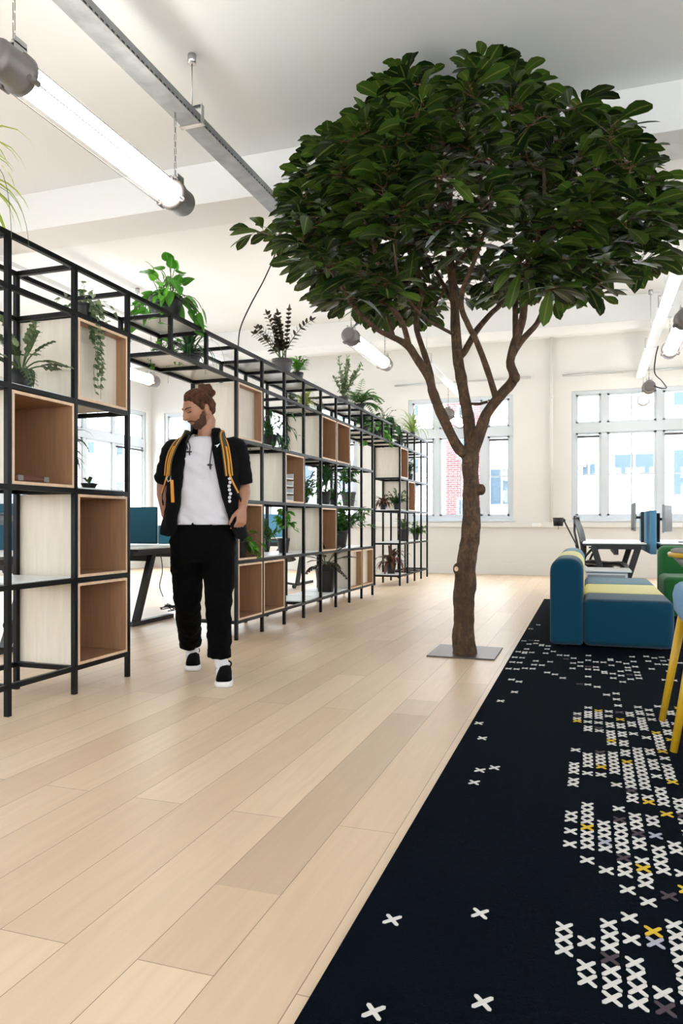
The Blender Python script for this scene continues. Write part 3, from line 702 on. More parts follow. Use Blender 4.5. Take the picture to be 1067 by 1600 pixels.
def plant(name, label, cat, loc, kind, pr, ph, size, leafm, potm='pot', seed=0, rz=0, group=None, scale=1, nopot=False):
    random.seed(seed)
    t = empty(name, loc, rz, label, cat, group)
    if not nopot:
        pot = MB().lathe([(pr*.68, 0), (pr*.70, .004), (pr*.93, ph*.80), (pr*.94, ph*.82), (pr, ph*.83), (pr, ph), (pr*.90, ph), (pr*.88, ph*.88), (0.002, ph*.88)], seg=28)
        pot.build('pot', M[potm], t)
        MB().lathe([(0.002, ph*.84), (pr*.86, ph*.90), (pr*.5, ph*.94), (0.002, ph*.95)], seg=16).build('soil', M['soil'], t)
    else: ph = .0
    fo = LB(); st = MB(); top = Vector((0, 0, ph*.93)); S = size
    if kind == 'spider':
        for i in range(46):
            a = arc(top + Vector((U(-.02,.02), U(-.02,.02), 0)), U(0, 2*PI), U(.6, 1.45), S * U(.6, 1.1), U(1.6, 3.4), 9); ribbon(fo, a, .016 * max(1, S/.35))
        for i in range(4):
            st.tube(arc(top, U(0, 2*PI), U(.6,1.2), S*U(.9,1.3), 4.5, 10), .0015, 5)
    elif kind == 'pothos':
        for i in range(46):
            a = arc(top + Vector((U(-.05,.05), U(-.05,.05), 0)), U(0, 2*PI), U(.15, 1.4), S * U(.35, .95), U(.4, 2.2), 6); st.tube(a, .003, 5)
            d = (a[-1] - a[-2]).normalized(); leaf(fo, a[-1], (d + Vector((0,0,U(-.5,.3)))), wob((0,0,1), .5), S*U(.30,.42), S*U(.22,.30), .3, 'ht')
        for i in range(5):
            az = U(0, 2*PI); a = arc(top, az, .4, S * U(1.2, 1.8), 4.2, 12); st.tube(a, .003, 5)
            for p in a[4:]: leaf(fo, p, (math.cos(az + U(-1,1)), math.sin(az + U(-1,1)), U(-.6,.3)), wob((0,0,1), .4), S*U(.22,.34), S*U(.18,.24), .3, 'ht')
    elif kind == 'zz':
        for i in range(9):
            az = U(0, 2*PI) if i else 2.6; el = U(.9, 1.45); a = arc(top + Vector((U(-.03,.03), U(-.03,.03), 0)), az, el, S * U(.75, 1.1), U(.1, .8), 12); st.tube(a, [.007 - .0004*k for k in range(13)], 6)
            for k in range(3, 13):
                d = (a[k] - a[k-1]).normalized(); s_ = d.cross(Vector((math.cos(az+1.5), math.sin(az+1.5), .3))).normalized()
                for sg in (-1, 1): leaf(fo, a[k], d * .7 + s_ * sg, wob((0,0,1), .3), S*.15*(1.1 - .03*k), S*.09, .1, 'ov')
            leaf(fo, a[-1], d, (0,1,0), S*.14, S*.05, 0, 'ov')
    elif kind == 'fern':
        for i in range(30):
            az = U(0, 2*PI); a = arc(top, az, U(.3, 1.35), S * U(.6, 1.05), U(1.2, 2.6), 12); st.tube(a, .0018, 4, cap=False)
            for k in range(2, 13):
                d = (a[k] - a[k-1]).normalized(); s_ = d.cross(Vector((0,0,1))).normalized(); q = math.sin(PI * min(1, (k + 1) / 13.5)) * .8 + .2
                for sg in (-1, 1): leaf(fo, a[k], d * .45 + s_ * sg, (0,0,1), S*.20*q, S*.065, .15, 'st')
    elif kind == 'lobed':
        for i in range(17):
            az = i * 2.4 + U(-.2,.2); a = arc(top, az, U(.35, 1.35), S * U(.32, .55), U(.3,.9), 5); st.tube(a, .004, 5)
            d = (a[-1] - a[-2]).normalized(); Lf = S * U(.40, .52); s_ = d.cross(Vector((0,0,1))).normalized(); r = random.random()
            pts = [a[-1] + d*(Lf*t) + Vector((0,0,-.22*Lf*t*t)) for t in (0,.2,.4,.6,.8,1)]
            ribbon(fo, pts, Lf*.34, rnd=r)
            for k in range(5):
                for sg in (-1, 1): leaf(fo, pts[k], d*.8 + s_*sg*.9, (0,0,1), Lf*(.34 - .03*k), Lf*.19, .2, 'ov', rnd=r)
    elif kind == 'dracaena':
        hh = S * .45; st.tube([top - Vector((0,0,.05)), top + Vector((.01,0,hh*.5)), top + Vector((0,0,hh))], .011, 8)
        for i in range(44):
            a = arc(top + Vector((0,0,hh*(.35 + .65*random.random()))), U(0,2*PI), U(.0, 1.4), S*U(.45,.75), U(1.0,2.6), 7); ribbon(fo, a, .034*S/.4)
    elif kind == 'bromeliad':
        for i in range(40):
            a = arc(top, U(0,2*PI), U(.35,1.4), S*U(.6,1.1), U(1.8,4.0), 8); ribbon(fo, a, .058*S/.35, prof=lambda t: min(1,.45+t*1.6)*(1-t**3)+.02)
    elif kind == 'bush':
        for i in range(int(34)):
            az = U(0,2*PI); a = arc(top, az, U(.5,1.5), S*U(.4,1.0), U(.2,1.2), 7); st.tube(a, .003, 5)
            for k in range(1, 8):
                for _ in range(3): leaf(fo, a[k], wob((math.cos(az), math.sin(az), .4), .9), wob((0,0,1),.5), S*U(.15,.24), S*U(.055,.08), .2, 'ov')
    elif kind == 'jade':
        for i in range(12):
            a = arc(top, U(0,2*PI), U(1.0,1.5), S*U(.5,1.05), U(0,.5), 10); st.tube(a, .004, 5)
            for k in range(2, 11):
                for _ in range(4): leaf(fo, a[k], wob((0,0,.5), .9), wob((0,0,1),.5), S*.12, S*.045, .1, 'ov')
    elif kind == 'rhipsalis':
        for i in range(30):
            az = U(0,2*PI); a = arc(top, az, U(.2,1.3), S*U(.45,1.1), U(1.2,3.4), 9); ribbon(fo, a, .034, prof=lambda t: .6 + .4*math.sin(t*38) if t < .97 else .1)
            for k in (4, 6, 8):
                a2 = arc(a[k], az + U(-1.2,1.2), U(-.3,.6), S*.22, 1.5, 5); ribbon(fo, a2, .03, prof=lambda t: .6+.4*math.sin(t*20) if t < .97 else .1)
    elif kind == 'trail':
        for i in range(16):
            az = U(0,2*PI); a = arc(top, az, U(.3,1.2), S*U(.3,.6), 1.5, 5)
            for k in range(6):
                leaf(fo, a[k], wob((math.cos(az), math.sin(az), 0), .7), wob((0,0,1),.6), .035, .03, .2, 'ht')
            st.tube(a, .0012, 4, cap=False)
        for i in range(9):
            az = U(-.9, .9); ex = pr + U(.0,.03); p0 = top + Vector((math.cos(az)*pr*.9, math.sin(az)*pr*1.1, .02)); n = 14; Ld = S * U(.5, 1.5)
            pts = [p0]; 
            for k in range(1, n + 1):
                q = k / n; pts.append(p0 + Vector((min(.035, q*.3), math.sin(k*.9 + i)*.006 + U(-.004,.004), -Ld*q + .01)))
            st.tube(pts, .0011, 4, cap=False)
            for k in range(1, n + 1):
                if random.random() < .85:
                    for sg in (-1, 1): leaf(fo, pts[k], (U(0,.7), sg*U(.4,1), U(-.5,.1)), (1,0,.4), U(.020,.034), U(.018,.028), .2, 'ht')
    elif kind == 'treelet':
        hh = S*.55; pts = [top - Vector((0,0,.05)), top + Vector((.012,0,hh*.4)), top + Vector((-.005,.01,hh*.75)), top + Vector((0,0,hh))]; st.tube(pts, [.012,.010,.009,.007], 8)
        st.tube([pts[1], pts[1] + Vector((.03,.05,hh*.35)), pts[1] + Vector((.03,.06,hh*.6))], .006, 6)
        for i in range(12):
            az = U(0,2*PI); a = arc(pts[-1] + Vector((0,0,U(-.1,.03))), az, U(0,1.3), S*U(.2,.4), U(.5,1.5), 5); st.tube(a, .003, 5)
            for k in range(1,6):
                for _ in range(2): leaf(fo, a[k], wob((math.cos(az), math.sin(az), .1), .7), wob((0,0,1),.4), S*U(.13,.19), S*U(.08,.11), .3, 'ov')
    elif kind == 'broad':
        for i in range(30):
            az = U(0,2*PI); a = arc(top, az, U(.9,1.5), S*U(.2,.7), U(0,.5), 5); st.tube(a, .004, 5)
            for k in (3,4,5): leaf(fo, a[k], wob((math.cos(az), math.sin(az), .5), .4), (0,0,1), S*U(.25,.38), S*U(.10,.15), .25, 'ov')
    if st.v: st.build('stem', M['stem'], t)
    fo.build('foliage', LM[leafm], t)
    if scale != 1: t.scale = (scale,)*3
    return t
M['stem'] = mat('plant_stem', (.09, .13, .04), .6)
ZT = LV[5] + ps/2 + .0105; Z4 = LV[4] + ps/2 + .0105; Z3 = LV[3] + ps/2 + .0105; Z2 = LV[2] + ps/2 + .0105; Z1 = LV[1] + ps/2 + .0105; Z0 = LV[0] + ps/2 + .0105
pp = plant
pp('potted_plant', 'striped spider plant arching over the nearest shelving top at the left edge', 'plant', (-2.88, py_(-1) + .34, ZT), 'spider', .10, .14, .60, 'yel', seed=41)
pp('potted_plant', 'grey-green lobed philodendron in a black pot above the open box with the case', 'plant', (-2.88, py_(0) + .27, Z3), 'lobed', 0.068, 0.105, 0.34, 'grey', seed=2)
pp('potted_plant', 'green lobed plant in a black pot cut by the left edge, second row', 'plant', (-2.90, py_(-1) + .30, Z3), 'lobed', 0.068, 0.105, 0.34, 'grey', seed=22)
pp('hanging_plant', 'string plant in a dark pot trailing thin leafy strands over a pale box', 'plant', (-2.80, py_(1) + .20, Z4), 'trail', 0.06, 0.085, 0.42, 'grey', seed=3)
pp('potted_plant', 'bright green pothos in a dark pot on top of the shelving over the passage', 'plant', (-2.92, py_(3) + .26, ZT), 'pothos', 0.125, 0.19, 0.3, 'pothos', seed=4)
pp('hanging_plant', 'dark strappy plant in a pot hanging behind the head of the man', 'plant', (-2.98, py_(4) + .20, Z4), 'spider', .09, .13, .40, 'dark', seed=5)
pp('potted_plant', 'small trailing green plant in the upper strip left of the man with a curled tendril', 'plant', (-2.96, py_(3) + .30, Z4), 'pothos', .06, .07, .12, 'pothos', seed=55)
pp('potted_plant', 'bronze leaved plant with upright feathery stems in a grey-brown pot on the shelving top', 'plant', (-2.92, py_(8) - .08, ZT), 'zz', 0.105, 0.185, 0.5, 'zz', 'pot2', seed=6)
pp('potted_plant', 'small leafy plant in a dark pot on the shelving top right beside the bronze plant', 'plant', (-2.92, py_(8) + .33, ZT), 'broad', 0.065, 0.135, 0.27, 'pothos', seed=7)
pp('potted_plant', 'yellow-green spiky plant in a dark pot in the upper strip under the shelving top', 'plant', (-2.95, py_(9) + .10, Z4), 'spider', 0.06, 0.09, 0.34, 'yel', seed=8)
pp('potted_plant', 'wide dark pot with a short plant left of the yellow-green plant', 'plant', (-2.95, py_(8) + .24, Z4), 'broad', 0.07, 0.09, 0.1, 'dark', seed=88)
pp('potted_plant', 'upright small-leaved plant in a pot on the shelving top left of the fern', 'plant', (-2.92, py_(11) + .35, ZT), 'jade', 0.077, 0.125, 0.48, 'grey', seed=9)
pp('potted_plant', 'dense dark green fern on the shelving top below the hanging tube lamp', 'plant', (-2.92, py_(13) + .05, ZT), 'fern', 0.075, 0.13, 0.42, 'fern', seed=10)
pp('potted_plant', 'dark bushy plant in the upper strip under the fern', 'plant', (-2.93, py_(13) + .25, Z4), 'broad', 0.09, 0.11, 0.28, 'dark', seed=11)
pp('potted_plant', 'green bushy plant in the upper strip over the second gap', 'plant', (-2.90, py_(14) + .30, Z4), 'pothos', .09, .13, .25, 'pothos', seed=12)
pp('potted_plant', 'lush creeping green plant bulging over the shelving top above the second gap', 'plant', (-2.90, py_(15) + .22, ZT), 'pothos', .09, .05, .28, 'dark', seed=13)
pp('potted_plant', 'fountain-like striped spider plant in a dark pot at the far end of the shelving top', 'plant', (-2.92, py_(19) + .20, ZT), 'spider', 0.055, 0.125, 0.62, 'spider', seed=14)
pp('potted_plant', "small plant in a dark pot just above the farthest shelving's top open box", 'plant', (-2.92, py_(17) + .24, Z4), 'broad', 0.08, 0.13, 0.16, 'dark', seed=15)
pp('potted_plant', 'drooping jagged leaf cactus in the top row of the middle shelving', 'plant', (-2.86, py_(7) - .05, Z3), 'rhipsalis', 0.09, 0.12, 0.46, 'dark', seed=16)
pp('potted_plant', 'palm-like plant in the near shelving above the two stacked open boxes', 'plant', (-2.99, py_(1) + .20, Z2), 'dracaena', .06, .09, .38, 'grey', seed=17)
pp('potted_plant', 'low green succulent in the near shelving at the front edge above the stacked boxes', 'plant', (-2.79, py_(1) + .22, Z2), 'broad', .05, .03, .07, 'grey', seed=18)
pp('potted_plant', 'dracaena with narrow arching leaves in the middle shelving right of the box with paper trays', 'plant', (-2.90, py_(10) + .15, Z2), 'dracaena', 0.065, 0.16, 0.52, 'dark', seed=19)
pp('potted_plant', 'small bright leafed plant behind the dracaena in the middle shelving', 'plant', (-3.02, py_(9) + .25, Z2), 'bush', .07, .08, .28, 'fern', seed=20)
pp('potted_plant', 'plant with a light grey tall pot and drooping leaves in the middle shelving', 'plant', (-2.90, py_(12) + .02, Z2), 'treelet', 0.098, 0.19, 0.44, 'fern', 'pot2', seed=21)
pp('potted_plant', 'small green plant in a black pot behind the light grey pot', 'plant', (-2.96, py_(11) + .10, Z2), 'bush', 0.05, 0.09, 0.22, 'fern', seed=23)
pp('potted_plant', 'green bushy plant right of the open box beside the hand of the man', 'plant', (-2.95, py_(6) + .24, Z1), 'bush', 0.07, 0.1, 0.4, 'fern', seed=24)
pp('potted_plant', 'small bonsai-like tree in a dark tapered pot on a white board of the middle shelving', 'plant', (-2.88, py_(8) - .14, Z1), 'treelet', 0.067, 0.145, 0.4, 'pothos', seed=25)
pp('potted_plant', 'bushy plant in a large dark pot above the closed boxes of the middle shelving', 'plant', (-2.90, py_(11) + .18, Z1), 'bush', 0.105, 0.21, 0.46, 'fern', seed=26)
pp('potted_plant', 'dark leaved plant in the biggest tapered dark pot, bottom row of the middle shelving', 'plant', (-2.86, py_(10) + .05, Z0), 'lobed', 0.128, 0.30, 0.42, 'zz', seed=27)
pp('potted_plant', 'reddish bromeliad in a small black pot in the end bay of the farthest shelving', 'plant', (-3.04, py_(16) + .20, Z2), 'bromeliad', 0.055, 0.105, 0.24, 'red', seed=28)
pp('potted_plant', 'green bushy plant in a small black pot right of the reddish bromeliad', 'plant', (-2.82, py_(16) + .20, Z2), 'bush', 0.052, 0.095, 0.24, 'dark', seed=29)
pp('potted_plant', 'plant in a large dark pot in the farthest shelving, at half height', 'plant', (-2.86, py_(17) + .33, Z1), 'broad', 0.098, 0.2, 0.26, 'grey', seed=30)
pp('potted_plant', "small green plant in a black pot at the shelving's far end, half height", 'plant', (-2.86, py_(19) + .22, Z1), 'bush', 0.058, 0.105, 0.27, 'fern', seed=31)
pp('potted_plant', "large drooping red and green leaved plant on the farthest shelving's bottom board", 'plant', (-2.92, py_(16) + .24, Z0), 'bromeliad', 0.082, 0.16, 0.42, 'red', seed=32)
pp('potted_plant', 'green plant beside the top open box of the farthest shelving', 'plant', (-2.86, py_(18) + .24, Z3), 'broad', 0.06, 0.12, 0.34, 'dark', seed=33)
pp('potted_plant', "greyish small plant in the farthest shelving's second row near its far end", 'plant', (-2.86, py_(18) + .30, Z2), 'zz', .07, .10, .22, 'zz', seed=34)
pp('hanging_plant', "thin trailing plant in the open box beside the man's hand", 'plant', (-2.81, py_(5) + .27, LV[1] + .031), 'pothos', .06, .14, .17, 'pothos', seed=35)

# ------------------------------------------------------------------ the tree
random.seed(21)
TR = empty('indoor_tree', (-.86, 5.36, 0), 0, 'large indoor ficus tree with wide leafy crown standing on a steel plate', 'tree')
TOF = Vector(TR.location)
TZ = 5.34
def tp(px, py, dz=0): return vpt(px, py, TZ + dz)
limbs = {
 'trunk': ([(725.5,1026,0),(725.5,1015,0),(724,985,0),(724.5,950,0),(727,905,0),(730,870,0),(735,835,0),(736.5,790,0),(735.5,750,0),(734,722,0),(734,700,0)], [.098,.090,.078,.074,.080,.072,.068,.064,.058,.062,.060]),
 'B': ([(735,706,0),(735,680,.02),(730,647,.04),(722.5,602,.05),(715,554,.05),(711,497,.03),(709,460,0),(704,410,-.05),(700,360,-.08),(704,310,-.05),(706,250,0)], [.052,.047,.043,.040,.038,.034,.031,.027,.022,.016,.010]),
 'A': ([(733,712,0),(718,702,-.02),(700,670,-.05),(677.5,617,-.10),(670,591,-.12),(649,557,-.16),(636,539,-.18),(614,527,-.22),(591,516,-.26),(569,497,-.30),(554,480,-.33),(535,450,-.38),(512,418,-.40),(492,392,-.42)], [.045,.040,.036,.034,.030,.029,.026,.020,.017,.016,.014,.012,.010,.007]),
 'A2': ([(678,620,-.09),(670,575,-.02),(657,535,.0),(650,509,.02),(654,482,.06),(659,455,.08),(648,410,.14),(628,360,.2),(610,310,.25),(600,250,.28)], [.026,.022,.021,.019,.019,.018,.016,.013,.010,.007]),
 'A3': ([(640,545,-.17),(629,505,-.26),(612,480,-.32),(602,455,-.38),(590,410,-.48),(580,370,-.56),(566,330,-.62),(560,280,-.66)], [.021,.019,.017,.016,.014,.011,.009,.006]),
 'A4': ([(615,526,-.22),(605,490,-.1),(601,455,.05),(580,420,.2),(548,390,.35),(515,360,.5)], [.012,.011,.010,.009,.008,.006]),
 'B2': ([(713,572,.035),(718,560,.04),(727,547,.06),(745,516,.14),(767,490,.25),(782,475,.36),(800,440,.55),(815,400,.7),(822,350,.8),(815,300,.85)], [.022,.024,.024,.022,.020,.019,.016,.013,.010,.007]),
 'C': ([(736,712,0),(746,685,-.03),(760,648,-.08),(782,617,-.12),(803,592,-.14),(797,565,-.15),(807,528,-.17),(817,497,-.2),(821,455,-.22),(832,410,-.28),(842,360,-.3),(850,300,-.3),(848,240,-.25)], [.048,.043,.040,.037,.036,.031,.029,.026,.024,.020,.016,.012,.008]),
 'C2': ([(801,556,-.15),(807,544,-.16),(817,530,-.16),(839,505,-.14),(850,479,-.1),(858,455,-.06),(885,425,.0),(915,400,.06),(950,380,.1),(985,360,.12)], [.020,.023,.022,.020,.018,.017,.014,.012,.010,.007]),
 'C3': ([(806,526,-.16),(805,490,-.05),(808,455,.06),(830,400,.25),(860,350,.4),(890,300,.5),(905,240,.5)], [.022,.020,.018,.015,.012,.009,.007]),
 'C4': ([(774,620,-.12),(762,580,-.2),(745,535,-.3),(731,507,-.36),(721,480,-.42),(724,450,-.48),(742,405,-.58),(760,350,-.68),(768,290,-.7),(765,220,-.6)], [.024,.021,.020,.019,.018,.017,.014,.011,.008,.006]),
 'D': ([(708,522,.02),(685,510,-.12),(664,498,-.25),(640,470,-.45),(622,430,-.65),(615,380,-.8)], [.013,.011,.010,.009,.008,.006]),
 'E': ([(711,480,.02),(690,440,.25),(665,400,.5),(640,360,.7),(630,300,.8)], [.017,.015,.012,.010,.007]),
 'F': ([(705,420,-.05),(735,380,-.3),(700,330,-.55),(680,270,-.7),(672,200,-.5)], [.014,.012,.010,.008,.006]),
 'G': ([(842,360,-.3),(890,345,-.5),(935,330,-.55),(975,320,-.5)], [.012,.010,.008,.006]),
}
def smooth_path(P, R, k=4, jit=0):
    out, rr = [], []
    for i in range(len(P)-1):
        p0=P[max(i-1,0)];p1=P[i];p2=P[i+1];p3=P[min(i+2,len(P)-1)]
        for j in range(k):
            t=j/k; out.append(.5*((2*p1)+(-p0+p2)*t+(2*p0-5*p1+4*p2-p3)*t*t+(-p0+3*p1-3*p2+p3)*t**3)); rr.append(R[i]+(R[i+1]-R[i])*t)
    out.append(P[-1]); rr.append(R[-1]); return out, rr
tk = MB(); nodes = []; LMB = {}
def gnarled(mb, pts, rad, seg):
    b = len(mb.v); n0 = len(mb.v); mb.tube(pts, rad, seg)
    for i in range(n0, len(mb.v)):
        v = Vector(mb.v[i]); k = (i - n0) // seg
        if k < len(pts):
            c = pts[k]; d = v - c
            f_ = 1 + .16 * noise.noise(v * 9) + .09 * noise.noise(v * 26) ; mb.v[i] = tuple(c + d * f_)
for nm, (P, R) in limbs.items():
    P = [tp(*p) for p in P]; sp_, sr = smooth_path(P, R, 6 if nm == 'trunk' else 4)
    LMB[nm] = tk if nm == 'trunk' else MB()
    gnarled(LMB[nm], sp_, sr, 18 if nm == 'trunk' else 12)
    if nm != 'trunk':
        for i, p in enumerate(sp_):
            if p.z > 2.35: nodes.append((p, sr[i], nm))
# stubs and knots
LMB['B'].tube([tp(733,632,.05), tp(738,631,.03), tp(750,631,-.02), tp(761,628,-.06)], [.013,.011,.011,.010], 8)
for (px, py, dz, r) in [(715,889,-.06,.035),(752,765,-.04,.032),(716,1000,-.05,.03),(716,700,-.04,.03)]:
    c = tp(px, py, dz); tk.blob(c, (r, r, r*1.3), 12, 8)
def tw(o): o.location = -TOF; return o
o = tw(tk.build('trunk', M['bark'], TR)); rm = o.modifiers.new('remesh', 'REMESH'); rm.mode = 'VOXEL'; rm.voxel_size = .007; rm.use_smooth_shade = True; o.modifiers.new('smooth', 'SMOOTH').iterations = 2
cut = MB(); c = tp(713, 889, -.10); cut.lathe([(.018, 0), (.015, .004)], (0,0,0), 12); o = cut.build('sawn_branch_stub', M['edge'], TR)
o.location = c - TOF; o.rotation_euler = (PI/2, 0, -.4)
pl = MB().box(-.24, .24, -.255, .255, .0015, .011); o = pl.build('base_plate', M['plate'], TR, bevel=.002); o.location = (.0, .07, 0)
OUT = [(398,360),(425,345),(425,300),(455,270),(490,215),(488,190),(530,190),(590,155),(590,120),(620,88),(650,110),(675,125),(700,118),(725,88),(765,82),(795,98),(840,125),(845,160),(880,180),(890,155),(915,148),(950,165),(1000,212),(1010,250),(1050,265),(1053,300),(1040,330),(1055,400),(1020,425),(985,445),(940,475),(905,455),(860,470),(800,470),(760,490),(705,480),(640,515),(600,505),(545,488),(495,462),(466,435),(470,395),(430,385)]
def inside(x, y):
    r = False; j = len(OUT) - 1
    for i in range(len(OUT)):
        xi, yi = OUT[i]; xj, yj = OUT[j]
        if (yi > y) != (yj > y) and x < (xj - xi) * (y - yi) / (yj - yi) + xi: r = not r
        j = i
    return r
def proj(p):
    xc = p.x * CT + p.y * ST; zc = -p.x * ST + p.y * CT
    return CX + FPX * xc / zc, HY - FPX * (p.z - EYE) / zc, zc
tips = []
tries = 0
while len(tips) < 650 and tries < 90000:
    tries += 1
    # a dome: half-width by height
    z = U(2.35, 4.24); t = (z - 2.35) / 1.9
    R_ = 1.60 * (math.sin(PI * min(1, (t * .78 + .17))) ** .6)
    rr = R_ * math.sqrt(U(.12, 1.0)); a = U(0, 2*PI)
    p = Vector((-.84 + rr * math.cos(a), 5.36 + rr * .82 * math.sin(a), z))
    if p.y > 6.0 and p.z > 3.82: continue
    lump = noise.noise(p * 1.3 + Vector((5,1,2)))
    if lump < -.22 and rr > .45 * R_: continue
    x, y, zc = proj(p)
    ux, uy = x - 735, y - 310; ul = math.hypot(ux, uy) + 1e-6; mg = 15 * 5.3 / zc
    if not inside(x + ux/ul*mg, y + uy/ul*mg): continue
    if p.z < 2.75 and abs(p.x + .84) < .38 and p.y < 5.9: continue
    if min(((p - q).length for q in tips), default=9) < .10: continue
    tips.append(p)
tips.append(tp(400, 362, -.35))
tc_ = Vector((-.84, 5.36, 2.6))
tips.sort(key=lambda p: min((p - n[0]).length for n in nodes))
lf = LB(); pet = MB()
for p in tips:
    best = min(nodes, key=lambda n: (p - n[0]).length + (.35 if n[0].z > p.z + .05 else 0))
    q, r0, rid = best; L_ = (p - q).length; r1 = min(r0 * .7, .0045 + .009 * L_)
    mid = (p + q) / 2 + Vector((U(-.06,.06), U(-.06,.06), -.10)) * min(1, L_ * 1.6)
    pts = [q, (q + mid) / 2 + Vector((U(-.02,.02),U(-.02,.02),-.01)), mid, (mid + p) / 2 + Vector((U(-.02,.02),U(-.02,.02),0)), p]
    sp2, sr2 = smooth_path(pts, [r1, r1*.85, r1*.7, r1*.55, .003], 3)
    LMB[rid].tube(sp2, sr2, 6)
    for i, s2 in enumerate(sp2[3:]): nodes.append((s2, sr2[i+3], rid))
    d = (p - pts[3]).normalized(); out = (p - tc_); out.z *= .3; out.normalize()
    nl = random.randint(7, 10); ph0 = U(0, 6)
    for k in range(nl):
        az = ph0 + k * 2.4
        radial = Vector((math.cos(az), math.sin(az), 0))
        dd = (radial * .85 + out * .55 + Vector((0, 0, U(-.22, .34)))).normalized()
        b0 = p - d * (.015 * k) ; b1 = b0 + dd * U(.03, .07)
        pet.tube([b0, b1], .0018, 4, cap=False)
        Lf = U(.13, .215)
        tip_ = b1 + dd * Lf
        if tip_.z > ZC - .03: dd.z = min(dd.z, 0) - .15; 
        if b1.z > ZC - .05: continue
        leaf(lf, b1, dd, Vector((0,0,1)) + radial * U(-.3,.3), Lf, Lf * U(.42, .54), U(.15,.45), 'ob', .16, twist=U(-.6,.6), rnd=random.random()**1.6)
LMB['C'].blob(tp(806,590,-.2), (.030,.030,.038), 12, 8)
for nm in LMB:
    if nm != 'trunk': tw(LMB[nm].build('branch', M['bark'], TR))
M['petiole'] = mat('red_brown_petiole', (.16, .065, .035), .6)
tw(pet.build('leaf_stalks', M['petiole'], TR)); tw(lf.build('foliage', LM['tree'], TR))

# ------------------------------------------------------------------ sofa and seats
def rbox(name, x0, x1, y0, y1, z0, z1, m, parent, r=.05, seg=5):
    me_ = MB().box(x0, x1, y0, y1, z0, z1); o = me_.build(name, m, parent)
    md = o.modifiers.new('bevel', 'BEVEL'); md.width = r; md.segments = seg
    for p in o.data.polygons: p.use_smooth = True
    return o
def cushion(name, x0, x1, y0, y1, z0, z1, m, parent):
    """upright cushion with a rounded top and nearly square foot"""
    hw = (x1 - x0) / 2; cx_ = (x0 + x1) / 2; P = []
    for k in range(5): a = PI + PI/2*k/4; P.append((x0 + .03 + .03*math.cos(a), z0 + .03 + .03*math.sin(a)))
    for k in range(5): a = 1.5*PI + PI/2*k/4; P.append((x1 - .03 + .03*math.cos(a), z0 + .03 + .03*math.sin(a)))
    for k in range(17): a = PI*k/16; P.append((cx_ + hw*math.copysign(abs(math.cos(a))**.8, math.cos(a)), z1 - .12 + .12*math.sin(a)**.8 if 0 < k < 16 else z1 - .12))
    P = P[::-1]; zc_ = (z0+z1)/2; rs = []
    for y, g in ((y0, .035), (y0 + .006, .018), (y0 + .02, .004), (y0 + .04, 0), (y1 - .04, 0), (y1 - .02, .004), (y1 - .006, .018), (y1, .035)):
        rs.append([(cx_ + (x-cx_)*(1 - g/hw), y, zc_ + (z-zc_)*(1 - g/(z1-z0)*2)) for x, z in P])
    return MB().rings(rs).build(name, m, parent)
SXA, SYA = -.285, 5.86
def sofa(label, y0, y1, m, ends=True):
    t = empty('sofa_module', (SXA + .44, (y0+y1)/2, .013), 0, label, 'sofa', 'modules of the row sofa'); h = (y1-y0)/2 - .003
    rbox('seat', -.20, .44, -h, h, .01, .367, M[m], t, .05)
    cushion('backrest', -.44, -.195, -h, h, .01, .675, M[m], t)
    pp_ = MB()
    for s in (-1, 1):
        pp_.tube([(-.155, s*(h-.010), .352), (.40, s*(h-.010), .352)], .004, 6)
    pp_.build('seam_piping', M[m], t)
    ft = MB()
    for x in (-.34, .34):
        for y in (-h + .06, h - .06): ft.lathe([(.02, 0), (.02, .02)], (x, y, 0), 10)
    ft.build('feet', M['black'], t)
    return t
sofa('petrol blue sofa module with rounded backrest, nearest end of the row sofa', SYA, SYA + .60, 'blue')
sofa('pale yellow sofa module between the two blue ones', SYA + .60, SYA + 1.56, 'yellow')
sofa('teal sofa module at the far end of the row sofa', SYA + 1.56, SYA + 2.44, 'teal')

t = empty('armchair', (1.12, 8.30, .013), 0, 'green upholstered armchair at the right edge behind the sofa', 'armchair')
rbox('seat', -.42, .42, -.40, .22, .02, .41, M['green'], t, .05); rbox('backrest', -.42, .42, .20, .42, .02, .70, M['green'], t, .08, 8)
fm = MB()
for x in (-.36, .36):
    for y in (-.34, .36): fm.lathe([(.02, 0), (.02, .03)], (x, y, 0), 10)
fm.build('feet', M['black'], t)

def ychair(label, cx, cy, m):
    t = empty('lounge_chair', (cx, cy, .013), 0, label, 'chair', 'chairs with yellow legs')
    s = MB(); rs = []
    for z, g in ((.50, .80), (.515, .93), (.55, 1.0), (.62, 1.02), (.655, .99), (.67, .93)):
        ring = []
        for k in range(40):
            a = 2*PI*k/40; ca, sa = math.cos(a), math.sin(a)
            e = 2/3.4; x = .30*g*math.copysign(abs(ca)**e, ca); y = .31*g*math.copysign(abs(sa)**e, sa); ring.append((x, y, z))
        rs.append(ring)
    s.rings(rs); s.build('seat', M[m], t)
    b = MB(); rs = []
    for i in range(9):
        zz = .60 + .30 * i / 8; ring = []
        w_ = 1 - .12*(i/8)**3
        for k in range(21):
            a = -PI*.42 + PI*.84*k/20; ring.append((.30*w_*math.cos(a) + .02, .31*w_*math.sin(a), zz))
        for k in range(20, -1, -1):
            a = -PI*.42 + PI*.84*k/20; ring.append((.24*w_*math.cos(a) + .02, .25*w_*math.sin(a), zz))
        rs.append(ring)
    b.rings(rs); b.build('backrest', M[m], t)
    for sx in (-1, 1):
        for sy in (-1, 1):
            MB().tube([(sx*.245, sy*.22, .53), (sx*.335, sy*.255, .0)], [.021, .015], 14).build('leg', M['ylac'], t)
    return t
ychair('light blue upholstered chair on slanted yellow legs, cut by the right edge', .665, 3.56, 'lblue')
